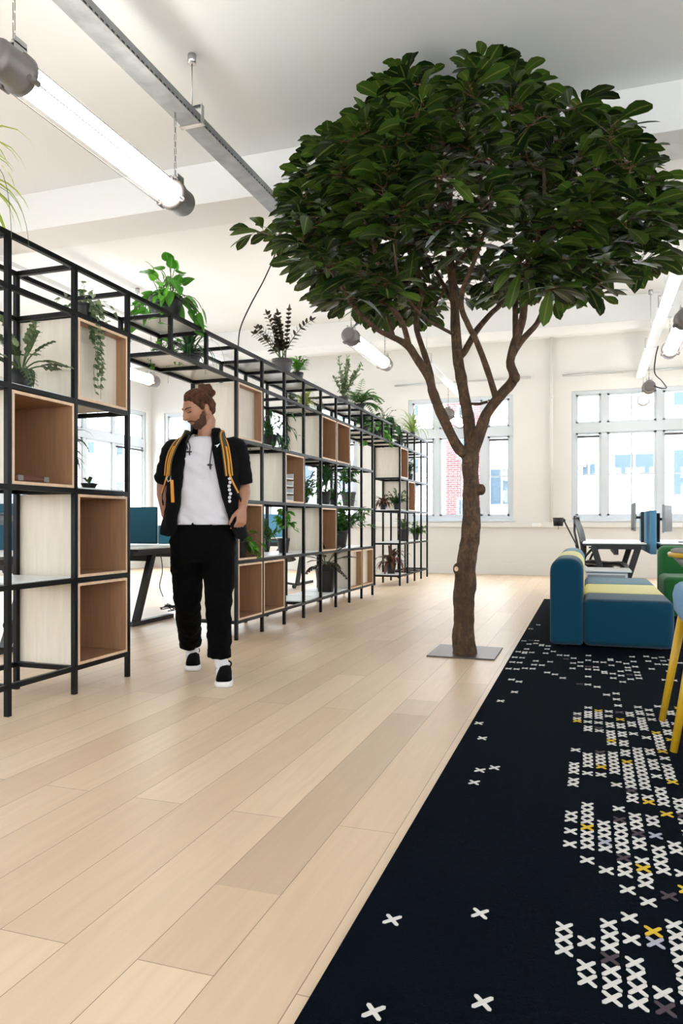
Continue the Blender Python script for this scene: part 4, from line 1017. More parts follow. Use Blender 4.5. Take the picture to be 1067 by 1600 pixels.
ychair('chair with slanted yellow leg nearest to the camera at the right edge', .70, 2.84, 'lblue')

t = empty('round_table', (.80, 4.85, .013), 0, 'round grey bowl-shaped side table with a yellow rim at the right edge', 'table')
MB().lathe([(.02,.60),(.16,.62),(.27,.68),(.32,.735)], seg=40).build('bowl_base', M['gwool'], t)
MB().lathe([(.32,.735),(.345,.74),(.35,.755),(.345,.765),(.32,.766)], seg=40).build('rim', M['ylac'], t)
MB().lathe([(.002,.764),(.33,.766),(.33,.782),(.31,.79),(.002,.792)], seg=40).build('table_top', M['gwool'], t)
MB().lathe([(.22,0),(.22,.012),(.03,.02),(.028,.62)], seg=24).build('pedestal', M['ylac'], t)

# ------------------------------------------------------------------ desks
def desk(label, x0, x1, y0, y1, z=.725, legs='y'):
    t = empty('desk', ((x0+x1)/2, (y0+y1)/2, 0), 0, label, 'desk', 'white office desks'); w_, d_ = (x1-x0)/2, (y1-y0)/2
    rb = MB().box(-w_, w_, -d_, d_, z - .012, z); rb.build('desk_top', M['desk'], t, bevel=.003)
    MB().box(-w_+.01, w_-.01, -d_+.01, d_-.01, z - .035, z - .0125).build('edge_band', M['black'], t)
    for s in (-1, 1):
        l = MB()
        if legs == 'y':     # leg trestles at the two Y ends, slanted in X
            yy = s*(d_ - .12)
            l.beam((-w_+.12, yy, z-.04), (-w_+.32, yy, .03), .07, .05, (0,1,0)).beam((w_-.08, yy, z-.04), (w_-.28 , yy, .03), .07, .05, (0,1,0)).box(-w_+.05, w_-.05, yy-.03, yy+.03, .001, .035).box(-w_+.1, w_-.05, yy-.03, yy+.03, z-.075, z-.036)
        else:
            xx = s*(w_ - .12)
            l.beam((xx, -d_+.42, z-.04), (xx, -d_+.14, .03), .07, .05, (1,0,0)).box(xx-.03, xx+.03, -d_+.05, d_-.05, .001, .04).box(xx-.03, xx+.03, -d_+.05, d_-.05, z-.075, z-.036)
        l.build('leg_frame', M['black'], t)
    cbm = MB()
    if legs == 'y': cbm.box(.0, .05, -d_+.12, d_-.12, z-.14, z-.08)
    else: cbm.box(-w_+.12, w_-.12, .0, .05, z-.14, z-.08)
    cbm.build('crossbar', M['black'], t)
    return t
desk('white desk left of the blue felt divider with a trestle frame', -.07, .62, 8.98, 10.85)
desk('white desk right of the blue felt divider, cut by the right edge', .76, 1.62, 8.98, 10.85)
o = rbox('desk_divider', .655, .725, 9.0, 10.83, .60, 1.10, M['screen2'], None, .012, 2); tag(o, 'blue felt divider standing between the two white desks by the right window', 'divider')
def monitor(label, x, y, z, face, w_=.54, tilt=0):
    t = empty('monitor', (x, y, z), face, label, 'monitor'); 
    MB().box(-w_/2, w_/2, -.012, .012, .0, .33).build('housing', M['monitor'], t, bevel=.006)
    MB().box(-w_/2 + .012, w_/2 - .012, -.0145, -.0122, .012, .318).build('display', M['black'], t)
    MB().box(-.03, .03, .012, .03, .12, .20).beam((0, .02, .16), (0, .112, .16), .03, .03).box(-.02, .02, .08, .115, .727 - z, .23).build('monitor_arm', M['black'], t)
    return t
monitor('thin monitor seen edge-on left of the blue divider', .50, 9.35, .86, -PI/2)
monitor('monitor with a grey back right of the blue divider', .875, 9.45, .84, PI/2 - .25)
t = empty('drawer_pedestal', (.21, 8.60, .0), 0, 'low white drawer cabinet with a white top under the left desk', 'cabinet')
MB().box(-.24, .18, -.25, .25, .03, .42).build('body', M['white'], t, bevel=.004); MB().box(-.30, .22, -.28, .28, .43, .45).build('top_board', M['white'], t, bevel=.004)
MB().box(-.22, -.215+.37, -.262, -.252, .06, .22).box(-.22, .155, -.262, -.252, .235, .40).build('drawer', M['monitor'], t)
MB().lathe([(.02,.0),(.02,.031)], (-.18,-.2,0), 10).lathe([(.02,.0),(.02,.031)], (.12,-.2,0), 10).lathe([(.02,.0),(.02,.031)], (-.18,.2,0), 10).lathe([(.02,.0),(.02,.031)], (.12,.2,0), 10).build('feet', M['black'], t)
o = MB().box(1.0, 1.32, 9.3, 9.52, .7262, .742); tag(o.build('laptop', M['monitor'], bevel=.004), 'closed grey laptop lying on the right-hand desk', 'laptop')
o = cable('desk_cable', [(.95, 9.1, .62), (1.0, 9.06, .45), (.93, 9.0, .25), (.82, 8.98, .10), (.74, 9.0, .02)], .005, M['cable'], 'thin cable hanging under the right-hand desk')

t = empty('floor_lamp', (-.13, 8.72, .0), 0, 'black task lamp with a drum shade and jointed arm left of the desk chair', 'lamp')
MB().lathe([(.13,0.001),(.13,.012),(.012,.016)], seg=24).build('base', M['black'], t)
MB().tube([(0,0,.01),(0,0,.70)], .011, 10).build('pole', M['black'], t)
MB().beam((0,0,.70), (-.14,-.01,.985), .016, .016).blob((0,0,.70), (.018,.018,.018), 8, 6).blob((-.14,-.01,.985), (.02,.02,.02), 8, 6).beam((-.14,-.01,.985), (-.19,-.01,.97), .014, .014).build('arm', M['black'], t)
MB().lathe([(.052,.92),(.060,1.015),(.057,1.015),(.049,.92)], (-.20,-.01,0), 28).lathe([(.055,1.012),(.002,1.014)], (-.20,-.01,0), 20).build('lamp_shade', M['black'], t)
MB().tube([(-.20,-.01,.95),(-.20,-.01,.88)], .003, 6).build('pull_switch', M['black'], t)

def office_chair(label, x, y, rz, m='mesh', grp='office chairs at the desks'):
    t = empty('office_chair', (x, y, 0), rz, label, 'office chair', grp)        # faces local +x
    st = MB()
    for k in range(5):
        a = k * 2*PI/5 + .3; e = (.30*math.cos(a), .30*math.sin(a), .065); st.beam((0,0,.11), e, .045, .03)
        o = MB().lathe([(.028,-.018),(.03,-.01),(.03,.01),(.028,.018)], (e[0], e[1], .0315), 14, axis='y').build('castor', M['black'], t)
    st.tube([(0,0,.08),(0,0,.40)], .024, 12).box(-.09,.09,-.06,.06,.36,.42); st.build('star_base', M['dsteel'], t)
    s = MB(); rs = []
    for i in range(9):
        u = i/8; x_ = -.22 + .46*u; zz = .45 - .055*max(0,(u-.75)/.25)**2 + .01*math.cos(u*6)
        ring = []
        for k in range(16):
            a = 2*PI*k/16; w_ = .24*(1 - .15*abs(u-.5)); ring.append((x_, w_*math.cos(a), zz + .028*math.sin(a) + .018*abs(math.cos(a))**3))
        rs.append(ring)
    s.rings(rs); s.build('seat', M['black'], t)
    b = MB(); rs = []
    for i in range(11):
        u = i/10; zz = .52 + .50*u; xb = -.26 - .10*u - .03*math.sin(u*PI)*-1
        w_ = .17 + .07*math.sin(u*PI*.8); ring = []
        for k in range(18):
            a = 2*PI*k/18; ring.append((xb + .012*math.sin(a) - .03*(1-abs(math.cos(a))), w_*math.cos(a), zz))
        rs.append(ring)
    b.rings(rs); b.build('backrest', M[m], t)
    fr = MB()
    for s_ in (-1, 1): fr.tube([(-.20,0,.40),(-.28,s_*.08,.48),(-.30,s_*.18,.62),(-.34,s_*.23,.85),(-.355,s_*.14,1.03)], .014, 8)
    fr.tube([(-.355,-.14,1.03),(-.36,0,1.04),(-.355,.14,1.03)], .014, 8); fr.tube([(-.05,0,.39),(-.20,0,.40)], .03, 8); fr.build('back_frame', M['dsteel'], t)
    for s_ in (-1, 1):
        MB().tube([(-.24,s_*.22,.44),(-.20,s_*.27,.55),(-.12,s_*.28,.64)], .014, 8).build('arm_support', M['black'], t)
        MB().tube([(-.16,s_*.28,.655),(.0,s_*.28,.66),(.10,s_*.27,.65)], [.02,.028,.02], 10, flat=.5).build('armrest', M['black'], t)
    return t
office_chair('mesh office chair with dark frame pulled up to the left desk by the right window', .20, 9.75, -.15)

# desks behind the shelving
desk('white desk seen through the passage left of the man', -5.5, -3.88, 5.75, 6.55, legs='x')
o = rbox('desk_divider', -5.4, -4.22, 6.565, 6.605, .74, 1.12, M['screen'], None, .008, 2); tag(o, 'dark teal felt divider on the desk seen through the passage left of the man', 'divider')
desk('white desk behind the near shelving at the left edge', -5.6, -3.95, 4.2, 5.0, legs='x')
o = rbox('desk_divider', -5.55, -4.0, 5.03, 5.07, .60, 1.12, M['screen'], None, .008, 2); tag(o, 'dark teal felt divider seen through the shelving at the left edge', 'divider')
desk('farther white desk behind the divider of the passage desk', -5.5, -3.88, 6.62, 7.42, legs='x')
o = rbox('desk_divider', -4.20, -3.85, 6.57, 6.60, .74, .93, M['teal'], None, .008, 2); tag(o, 'low teal divider end beside the hip of the man', 'divider')
desk('white desk behind the middle shelving', -5.8, -4.1, 10.3, 11.1, legs='x')
o = rbox('desk_divider', -5.8, -4.1, 11.14, 11.18, .60, 1.10, M['screen2'], None, .008, 2); tag(o, 'blue divider behind the middle shelving seen past the green bushy plant', 'divider')
office_chair('office chair behind the near shelving beside the passage desk', -4.7, 5.40, PI/2 + .2)
office_chair('office chair with star base seen through the bottom row of the middle shelving', -4.35, 9.85, PI/2 - .4)
cable('desk_cable', [(-3.9, 6.15, .66), (-3.88, 6.15, .50), (-3.91, 6.15, .35), (-3.86, 6.13, .25)], .005, M['cable'], 'thin cable hanging under the desk in the passage left of the man')
pc_ = [(-4.1, 6.6, .05)]
for k in range(16): pc_.append((-4.05 + .10*math.sin(k*2.1), 6.58 + .07*math.cos(k*1.7), .06 + .06*abs(math.sin(k*1.3))))
cable('tangled_cable', pc_, .005, M['cable'], 'tangle of cables on the desk foot in the passage')

# ------------------------------------------------------------------ the walking man
random.seed(5)
MAN = empty('person', (-2.21, 3.95, 0), TH, 'man with hair bun in white t-shirt, black jacket and trousers, walking with head turned', 'person')
def pl_(px, py, ly):
    zc = 4.45 + ly
    return Vector(((px - CX)/FPX*zc + .834, ly, EYE + (HY - py)/FPX*zc))
def smod(o, vox=None, it=0, fac=.5, disp=None, sub=0):
    if vox:
        r = o.modifiers.new('remesh', 'REMESH'); r.mode = 'VOXEL'; r.voxel_size = vox; r.use_smooth_shade = True
    if it: s_ = o.modifiers.new('smooth', 'SMOOTH'); s_.iterations = it; s_.factor = fac
    if disp:
        tx = bpy.data.textures.new('folds', 'CLOUDS'); tx.noise_scale = disp[0]; tx.noise_depth = 2
        d = o.modifiers.new('folds', 'DISPLACE'); d.texture = tx; d.strength = disp[1]; d.mid_level = .5; d.texture_coords = 'LOCAL'
    if sub: s_ = o.modifiers.new('sub', 'SUBSURF'); s_.levels = sub; s_.render_levels = sub
    return o
def ell(cx, cy, z, rx, ry, n=40, e=2.0, tilt=0):
    out = []
    for k in range(n):
        a = 2*PI*k/n; ca, sa = math.cos(a), math.sin(a); q = 2/e
        x = rx*math.copysign(abs(ca)**q, ca); out.append((cx + x, cy + ry*math.copysign(abs(sa)**q, sa), z + tilt*x))
    return out
M['eye'] = mat('eye', (.10, .06, .05), .3)
# head frame
HC = Vector((-.016, -.040, 1.634))
yaw, pit = math.radians(54), math.radians(24)
HF = Vector((-math.sin(yaw)*math.cos(pit), -math.cos(yaw)*math.cos(pit), -math.sin(pit)))
HX = HF.cross(Vector((.10, 0, 1))).normalized(); HU = HX.cross(HF).normalized()
def H3(x, y, z): return HC + HX*x + HF*y + HU*z
def head_pt(d, off=0):
    dx, dy, dz = d
    x, y, z = .074*dx, .095*dy, .112*dz
    if dz < 0:
        x *= 1 - .30*(-dz)**1.3
        if dy < 0: y *= 1 - .38*(-dz)
        else: y *= 1 + .02*(-dz)
    if dy > 0:
        g = lambda v, c, s: math.exp(-((v-c)/s)**2)
        y += -.008*g(abs(x), .031, .014)*g(z, .012, .013)             # eye sockets
        y += .005*g(x, 0, .045)*g(z, .034, .010)                      # brow
        nz = 0 if z > .026 else ((.026 - z)/.052 if z > -.026 else max(0, 1 - (-.026 - z)/.012))
        y += (.005 + .028*nz) * g(x, 0, .010 + .006*nz) * (1 if z > -.040 else 0) * (1 if z < .03 else g(z,.03,.01))
        y += .005*g(x, 0, .020)*g(z, -.052, .006) + .005*g(x, 0, .018)*g(z, -.063, .006) - .004*g(x,0,.02)*g(z,-.0575,.003)
        y += .010*g(x, 0, .022)*g(z, -.094, .016)                     # chin
        x += math.copysign(.004, x)*g(z, -.012, .018)*g(abs(x), .05, .02)
    l = Vector((x, y, z)); 
    if off: l += Vector((dx, dy, dz)) * off
    return l
def head_grid(nu=132, nv=100):
    G = []
    for i in range(nv+1):
        ph = -PI/2 + PI*i/nv; row = []
        for k in range(nu):
            t = 2*PI*k/nu; row.append(Vector((math.cos(ph)*math.sin(t), math.cos(ph)*math.cos(t), math.sin(ph))))
        G.append(row)
    return G
HG = head_grid()
bd = MB()
bd.rings([[tuple(H3(*head_pt(d))) for d in row] for row in HG])
for s_ in (-1, 1):                                        # ears
    q = Matrix((HX, HF, HU)).transposed()
    bd.blob(H3(s_*.076, -.012, .000), (.010, .019, .031), 14, 10, rot=q @ Matrix.Rotation(s_*-.25, 3, 'Z') @ Matrix.Rotation(.15, 3, 'X'))
    bd.blob(H3(s_*.076, -.004, -.026), (.006, .009, .011), 10, 8, rot=q)
neck0 = Vector((.012, .015, 1.44))
bd.tube([neck0 + Vector((0,.01,-.06)), neck0, H3(0, -.028, -.075), H3(0, -.02, -.03)], [.070, .054, .050, .048], 24)
bd.rings([ell(0, .01, .84, .13, .09), ell(0, .0, .95, .145, .095), ell(0, 0, 1.05, .14, .09), ell(0, 0, 1.2, .155, .10), ell(.005, .0, 1.34, .165, .10), ell(.008, .005, 1.41, .15, .08), ell(.01, .01, 1.455, .08, .06)])
SHL, SHR = Vector((-.168, .01, 1.395)), Vector((.186, .01, 1.405))
ELL, ELR = pl_(254.5, 758, .07), pl_(382, 760, .06)
WRL, WRR = pl_(260, 806, .02), pl_(379.5, 794, -.04)
def arm(a, b, c):
    pts = [a, a*.5+b*.5, b*.94+a*.06, b*.9+c*.1, b*.7+c*.3, b*.3+c*.7, c]
    bd.tube(pts, [.050, .045, .039, .038, .041, .031, .026], 20); bd.blob(a, (.055,.05,.055))
arm(SHL, ELL, WRL); arm(SHR, ELR, WRR)
def hand(w_, d, n, side):
    """w_ wrist, d direction of the palm, n back of the hand, side = thumb side sign"""
    d = Vector(d).normalized(); n = Vector(n); n = (n - d*n.dot(d)).normalized(); s_ = d.cross(n) * side
    rs = []
    for t, wd, th in ((-.01,.026,.020),(.015,.031,.018),(.045,.040,.016),(.075,.043,.014),(.092,.040,.011)):
        c = w_ + d*t; rs.append([tuple(c + s_*wd*math.cos(2*PI*k/16) + n*th*math.sin(2*PI*k/16)) for k in range(16)])
    bd.rings(rs)
    for i, (off, ln, cv) in enumerate(((.031,.070,.50),(.011,.078,.55),(-.010,.073,.62),(-.030,.058,.70))):
        p = w_ + d*.084 + s_*off; q = d.copy(); pts = [p - d*.02, p]; ang = 0
        for sgm in (.44, .32, .24):
            ang += cv; q = (d*math.cos(ang) - n*math.sin(ang)); p = p + q*ln*sgm; pts.append(p)
        bd.tube(pts, [.0095, .0095, .0088, .0080, .0066], 10); bd.blob(pts[-1], (.0064,)*3, 8, 6)
    p = w_ + d*.025 + s_*.030 - n*.004; a = p + d*.028 + s_*.022 - n*.012; b = a + d*.030 + s_*.008 - n*.010; c = b + d*.022 - n*.006
    bd.tube([w_ + d*.012 + s_*.018, p, a, b, c], [.013, .0135, .011, .0098, .0078], 10); bd.blob(c, (.0075,)*3, 8, 6)
hand(WRR, (-.08, -.12, -1), (.75, -.55, 0), 1)
hand(WRL, (.15, .10, -1), (-.75, -.6, 0), -1)
# legs
HPL, KNL, ANL = Vector((-.095, .01, .90)), Vector((-.118, .12, .455)), Vector((-.160, .475, .10))
HPR, KNR, ANR = Vector((.090, .0, .90)), Vector((.105, -.07, .455)), Vector((.118, .02, .08))
for a, b, c in ((HPL, KNL, ANL), (HPR, KNR, ANR)):
    bd.tube([a, a*.5+b*.5, b, b*.6+c*.4, c], [.085, .07, .052, .046, .028], 18)
    bd.blob(c + Vector((0,-.05,-.045)), (.028,.06,.020))
o = bd.build('body', M['skin'], MAN); smod(o, .0042, 2, .5)

# hair: cap, bun, brows, beard
def lut(t, tab):
    for (a, u), (b, v) in zip(tab, tab[1:]):
        if t <= b: q = (t - a) / (b - a); q = q*q*(3 - 2*q); return u + (v - u) * q
    return tab[-1][1]
def region(val, off, name, m, nz=0, soft=.012, fr=(60, 25, 18)):
    mb = MB(); idx = {}
    nv, nu = len(HG)-1, len(HG[0])
    V = [[val(head_pt(d), d) for d in row] for row in HG]
    def vid(i, k):
        k %= nu
        if (i, k) not in idx:
            d = HG[i][k]; l0 = head_pt(d); q = max(0, min(1, V[i][k] / soft)); q = q*q*(3-2*q)
            l = head_pt(d, -.002 + (off + .002) * q + q * nz * noise.noise(Vector((l0.x*fr[0], l0.z*fr[1], l0.y*fr[2]))))
            idx[(i, k)] = len(mb.v); mb.v.append(tuple(H3(*l)))
        return idx[(i, k)]
    for i in range(nv):
        for k in range(nu):
            if any(V[a][b % nu] > -.002 for a, b in ((i,k),(i,k+1),(i+1,k+1),(i+1,k))): mb.face([vid(i,k), vid(i,k+1), vid(i+1,k+1), vid(i+1,k)], 0, True)
    return mb.build(name, m, MAN)
HT = [(0,.068),(.45,.067),(.75,.056),(.95,.038),(1.15,.018),(1.32,-.008),(1.50,-.010),(1.58,.022),(1.85,.022),(2.05,-.030),(2.5,-.060),(3.2,-.068)]
BT = [(0,-.034),(.22,-.036),(.5,-.046),(.85,-.040),(1.1,-.018),(1.35,-.002),(1.6,.0)]
def hair_test(l, d):
    return l.z - lut(math.atan2(abs(l.x), l.y), HT)
hr = region(hair_test, .013, 'hair', M['hair'], .008, .030, (95, 30, 14))
bn = MB(); bc = H3(.0, -.088, .092)
for i in range(16):
    c = bc + wob((0,0,0), .026); bn.blob(c, (U(.018,.030), U(.018,.028), U(.018,.028)), 12, 9)
for i in range(26):
    a = bc + wob((0,0,0), .02); bn.tube([a, a + wob((0,0,.0), .035), a + wob((.01,0,.0), .05)], [.003,.0025,.001], 5)
o = bn.build('hair_bun', M['hair'], MAN); smod(o, .005, 1)
# strands combed back at the side
sb = MB()
for i in range(60):
    x0 = U(-.07,.07); pts = []
    for k in range(7):
        t = k/6; ph = PI*(.36 + .34*t); dd = Vector((x0/.08*math.cos(t*.9), math.cos(ph)*1.0, math.sin(ph))).normalized(); pts.append(H3(*head_pt(dd, .0125 + .002*math.sin(i))))
    sb.tube(pts, [.0012,.0028,.003,.003,.003,.0025,.0015], 5)
for i in range(40):
    sx = random.choice((-1,1)); el = U(-.3,.75); pts = []
    for k in range(6):
        t = k/5; az = PI/2*(.88 + .85*t); e2 = el*(1-t) + (.75)*t; dd = Vector((sx*math.sin(az)*math.cos(e2), math.cos(az)*math.cos(e2), math.sin(e2)))
        if head_pt(dd).z > -.03 and hair_test(head_pt(dd), dd) > .006: pts.append(H3(*head_pt(dd, .0115)))
    if len(pts) > 2: sb.tube(pts, .0024, 5)
sb.build('hair_strands', M['hair'], MAN)
def beard_test(l, d):
    az = math.atan2(abs(l.x), l.y)
    lip = math.hypot(l.x/.021, (l.z + .0575)/.0085) - 1
    return min(lut(az, BT) - l.z, (1.55 - az)*.07, lip*.010, l.z + .125)
region(beard_test, .0050, 'beard', M['beard'], .003, .009, (150, 150, 150))
eb = MB()
for s_ in (-1, 1):
    pts = []
    for k in range(6):
        x = s_*(.014 + .036*k/5); z = .030 + .006*math.sin(k/5*PI*.8); dd = Vector((x/.074, 1, z/.112)); dd.y = math.sqrt(max(.01, 1 - dd.x**2 - dd.z**2)); pts.append(H3(*head_pt(dd, .0015)))
    eb.tube(pts, [.002,.004,.004,.0035,.003,.0015], 6)
eb.build('eyebrows', M['beard'], MAN)
for s_ in (-1, 1):
    e = MB(); dd = Vector((s_*.031/.074, 0, .012/.112)); dd.y = math.sqrt(1 - dd.x**2 - dd.z**2); c = H3(*(head_pt(dd) + Vector((0, -.0085, -.001))))
    e.blob(c, (.0105,)*3, 14, 10); eo = e.build('eye', M['eye'], MAN)
    lid = MB(); pts = []
    for k in range(7):
        x = s_*(.018 + .026*k/6); z = .011 - .003*math.cos((k/6-.5)*PI)**1; dd = Vector((x/.074, 1, z/.112)); dd.y = math.sqrt(max(.01, 1 - dd.x**2 - dd.z**2)); pts.append(H3(*head_pt(dd, .003)))
    lid.tube(pts, [.0008,.0018,.0026,.0028,.0026,.0018,.0008], 6); lid.build('eyelashes', M['beard'], MAN)

# t-shirt
def lerp_rows(rows, n):
    out = []
    for i in range(len(rows)-1):
        for k in range(n): 
            t = k/n; t2 = t; out.append([a + (b-a)*t2 for a, b in zip(rows[i], rows[i+1])])
    out.append(list(rows[-1])); return out
def fold(p, amp, fx=9, fz=34): 
    return amp * (noise.noise(Vector((p[0]*fx, p[1]*fx, p[2]*fz + p[0]*22))) + .5*noise.noise(Vector((p[0]*20, p[1]*20, p[2]*60))))
rows = lerp_rows([(-.0,.0,.945,.170,.118),(0,0,1.00,.168,.118),(0,-.0,1.08,.160,.115),(0,-.0,1.18,.165,.118),(0,0,1.28,.180,.120),(.003,0,1.37,.185,.115),(.008,.0,1.42,.150,.100),(.010,.002,1.458,.100,.085),(.012,.004,1.470,.070,.068),(.012,.006,1.466,.066,.064)], 5)
ts = MB(); rs = []
for cx_, cy_, z, rx, ry in rows:
    ring = ell(cx_, cy_, z, rx, ry, 72, 2.3)
    g = min(1, max(0, (1.44 - z)/.1))
    ring = [(p[0], p[1] + (-1 if p[1] < 0 else 1)*fold(p, .016*g), p[2] + .02*(p[1] > 0)*(1 if z > 1.45 else 0)) for p in ring]
    rs.append(ring)
ts.rings(rs, cap=False); o = ts.build('t_shirt', M['tee'], MAN); md = o.modifiers.new('solid', 'SOLIDIFY'); md.thickness = .003; md.offset = 1
# trousers
tr = MB()
tr.rings([ell(0, .0, .955, .168, .115, e=2.3), ell(0, .0, .90, .188, .130, e=2.4), ell(0, .0, .84, .196, .135, e=2.4), ell(0, .005, .78, .190, .13, e=2.4), ell(0, .005, .72, .165, .11, e=2.2)])
HEMR = Vector((.103, -.02, .152)); HEML = Vector((-.163, .415, .150))
tr.tube([Vector((-.098,.005,.86)), Vector((-.104,.03,.70)), Vector((-.110,.08,.56)), KNL, KNL*.55+HEML*.45, HEML + Vector((0,-.01,.02)), HEML + Vector((0,0,-.004))], [.100,.099,.090,.080,.076,.071,.072], 28)
tr.tube([Vector((.095,.0,.86)), Vector((.098,-.02,.70)), Vector((.104,-.05,.56)), KNR, KNR*.5+HEMR*.5, HEMR + Vector((0,0,.02)), HEMR + Vector((0,0,-.004))], [.100,.099,.088,.078,.074,.070,.072], 28)
tr.box(.160, .178, -.06, -.02, .24, .30)
o = tr.build('trousers', M['trous'], MAN); smod(o, .009, 2, .5, (.06, .022), 0)
# socks
for i, (h_, a, m_) in enumerate(((HEML, ANL, 0), (HEMR, ANR, 0))):
    s_ = MB(); s_.tube([h_ + Vector((0,0,.05)), a*.5+h_*.5, a + Vector((0,.004,0)), a + Vector((0,-.02,-.03)), a + Vector((0,-.05,-.05))], [.043,.041,.043,.042,.03], 20); s_.build('sock', M['sock'], MAN)
# shoes
def shoe(c, rz, heel=0):
    r = Matrix.Rotation(rz, 3, 'Z'); up, so = MB(), MB()
    st = [(-.140,.026,.050),(-.125,.036,.070),(-.09,.040,.075),(-.04,.040,.073),(.0,.043,.070),(.04,.047,.058),(.08,.048,.044),(.115,.042,.033),(.137,.027,.020)]
    rs, ro = [], []
    for y, w_, h_ in st:
        ring = []
        for k in range(24):
            a = 2*PI*k/24; ca, sa = math.cos(a), math.sin(a)
            ring.append(c + r @ Vector((w_*math.copysign(abs(ca)**.75, ca), -y, .030 + max(-.01, h_*math.copysign(abs(sa)**.8, sa))) ))
        rs.append(ring)
    up.rings(rs); o = up.build('shoe', M['suede'], MAN); smod(o, None, 0, sub=1)
    out = []
    for y, w_, h_ in st: out.append((w_*1.10, -y*1.03))
    pts = [(x, y) for x, y in out] + [(-x, y) for x, y in out[::-1]]
    for k, z in enumerate((.0015, .004, .030, .033)):
        g = (.97, 1, 1, .98)[k]; ro.append([c + r @ Vector((x*g, y*g, z)) for x, y in pts])
    so.rings(ro); so.build('shoe_sole', M['sole'], o)
    # collar edge around the sock
    co = MB(); rr = []
    for k in range(25):
        a = 2*PI*k/24; rr.append(c + r @ Vector((.037*math.cos(a), .065 + .058*math.sin(a), .098 + .012*math.sin(a))))
    co.tube(rr, .005, 6, cap=False); co.build('shoe_collar', M['suede'], o)
    return o
shoe(Vector((.137, -.045, 0)), .10); shoe(Vector((-.146, .435, 0)), .16)

# jacket: open front shell with sleeves and collar
def jk(z): return z
JR = [ # z, cx, cy, rx, ry, left edge x, right edge x
 (.895,.000,.015,.262,.150,-.150,.215),(.93,.000,.015,.255,.150,-.130,.190),(1.0,.0,.012,.236,.146,-.125,.165),(1.1,.0,.008,.222,.142,-.110,.130),(1.2,.002,.004,.216,.140,-.098,.108),
 (1.3,.004,.002,.222,.136,-.086,.090),(1.38,.006,.002,.222,.128,-.078,.075),(1.43,.008,.004,.185,.110,-.074,.070),(1.47,.010,.010,.120,.088,-.064,.062),(1.50,.012,.022,.088,.076,-.056,.058),(1.53,.014,.034,.078,.066,-.052,.056)]
rows = lerp_rows(JR, 4); jm = MB(); rs = []
for z, cx_, cy_, rx, ry, xl, xr in rows:
    al = math.asin(max(-.98, (xl-cx_)/rx)); ar = math.asin(min(.98, (xr-cx_)/rx)); ring = []
    n = 60
    for k in range(n+1):
        a = ar + (2*PI + al - ar)*k/n; e = 1.0
        x = cx_ + rx*math.sin(a); y = cy_ - ry*math.cos(a)
        lo = max(0, (1.0 - z)/.1)
        zz = z - (.045*lo*max(0, 1 - abs(k - 3)/8) + .02*lo*max(0, 1 - abs(k - 57)/8) if lo > 0 else 0)
        p = (x, y, zz); f_ = fold((p[0], p[1], p[2]), .012, 12, 14)
        ring.append((x + f_*math.sin(a), y - f_*math.cos(a), zz))
    rs.append(ring)
jm.rings(rs, cap=False, closed=False)
for a, b, cuff in ((SHL, ELL, 752), (SHR, ELR, 755)):
    sg = -1 if a.x < 0 else 1
    s0 = a + Vector((-sg*.05, 0, .005)); pts = [s0, a + Vector((sg*.012,0,.0)), a*.7+b*.3 + Vector((sg*.010,0,0)), a*.35+b*.65 + Vector((sg*.006,0,0)), a*.08+b*.92]
    b0 = len(jm.v); sp2, sr2 = smooth_path(pts, [.056,.064,.062,.060,.057], 6); jm.tube(sp2, sr2, 28, cap=False)
    for i in range(b0, len(jm.v)):
        v = Vector(jm.v[i]); k = min(len(sp2)-1, (i-b0)//28); d = (v - sp2[k]).normalized(); jm.v[i] = tuple(v + d*fold(v, .011, 10, 26))
o = jm.build('jacket', M['jacket'], MAN); md = o.modifiers.new('solid', 'SOLIDIFY'); md.thickness = .006; md.offset = 0; md2 = o.modifiers.new('s', 'SMOOTH'); md2.iterations = 1
jac = o
dr = MB()
for pts in ([(-.062,-.098,1.475),(-.064,-.128,1.44),(-.050,-.140,1.40),(-.052,-.142,1.375)], [(-.062,-.098,1.475),(-.075,-.13,1.43),(-.062,-.143,1.385)], [(.066,-.098,1.475),(.078,-.125,1.42),(.072,-.140,1.35),(.066,-.142,1.30)]):
    dr.tube(pts, .0035, 6)
dr.blob((-.055,-.145,1.372), (.018,.006,.006)).blob((-.052,-.145,1.365), (.005,.006,.016)).blob((.066,-.146,1.295), (.016,.006,.007)).blob((.070,-.146,1.285), (.006,.006,.018))
dr.build('drawstring', M['black'], jac)
lg = MB(); b0 = 0
for pts in ([(.094,-.140,1.408),(.112,-.139,1.413),(.128,-.136,1.424),(.116,-.139,1.407),(.108,-.140,1.396),(.106,-.140,1.407)],):
    lg.v = [(x, y - .004, z) for x, y, z in pts] + [(x, y - .0065, z) for x, y, z in pts]
    n = len(pts); lg.face([n+k for k in range(n)]); lg.face([k for k in range(n)][::-1])
    for k in range(n): lg.face((k, (k+1)%n, n+(k+1)%n, n+k))
lg.build('chest_logo', M['white_lead'], jac)

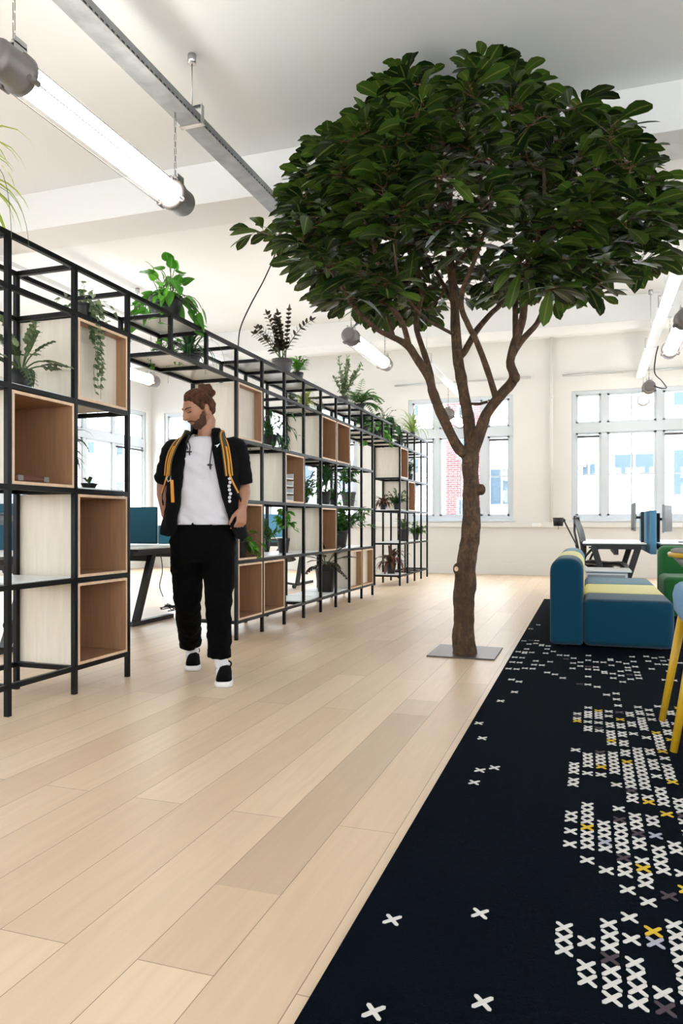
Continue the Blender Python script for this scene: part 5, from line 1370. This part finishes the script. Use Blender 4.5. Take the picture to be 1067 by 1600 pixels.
# backpack on his back: mostly its straps show
BP = empty('backpack', MAN.location, TH, 'black backpack with amber yellow shoulder straps worn by the walking man', 'backpack')
def strap_path(sg):
    return [Vector(p) for p in ([(sg*.10+.008,.175,1.40),(sg*.105+.008,.10,1.478),(sg*.105+.008,.02,1.492),(sg*.115+.008,-.07,1.468),(sg*.145+.004,-.128,1.40),(sg*.165,-.150,1.32),(sg*.175,-.150,1.23),(sg*.215,-.10,1.13),(sg*.235,.03,1.06),(sg*.19,.16,1.02)])]
o = MB().box(-.15, .15, .165, .33, .97, 1.42).build('bag', M['jacket'], BP, bevel=.05)
def band(pts, wd, th, offx=0, offy=0):
    mb = MB(); sp2, _ = smooth_path(pts, [1]*len(pts), 5); rs = []
    for i, p in enumerate(sp2):
        d = (sp2[min(i+1,len(sp2)-1)] - sp2[max(i-1,0)]).normalized(); c = Vector((0, .03, 1.2)); c.z = p.z - .02; n = (p - c); n = (n - d*n.dot(d)).normalized(); s_ = d.cross(n)
        p = p + s_*offx + n*offy
        rs.append([tuple(p - s_*wd/2 - n*th/2), tuple(p + s_*wd/2 - n*th/2), tuple(p + s_*wd/2 + n*th/2), tuple(p - s_*wd/2 + n*th/2)])
    mb.rings(rs, sm=False); return mb
for sg in (-1, 1):
    P = strap_path(sg)
    so = band(P[:7], .052, .010, 0, .006).build('shoulder_strap', M['olive'], BP)
    for off in (-.022, .021): band(P[:7], .0075, .003, off, .012).build('yellow_edging', M['strap'], so)
    band(P[4:8], .012, .003, -.004, .013).build('webbing', M['strap'], so)
    band(P[6:], .020, .004, 0, .006).build('lower_strap', M['jacket'], so)
MB().tube([(-.170,-.160,1.235),(-.182,-.165,1.215),(-.172,-.168,1.195),(-.158,-.165,1.205),(-.160,-.160,1.230)], .004, 6).build('buckle', M['steel'], BP)
MB().beam((-.150,-.170,1.205), (-.142,-.178,1.075), .018, .004, (0,1,0)).build('strap_end', M['strap'], BP)
o = MB()
for k in range(7): o.blob((.182+.004*math.sin(k*2), -.152+.004*k, 1.215 - .022*k), (.010,.008,.010), 8, 6)
o.build('strap_tassel', M['tee'], BP)
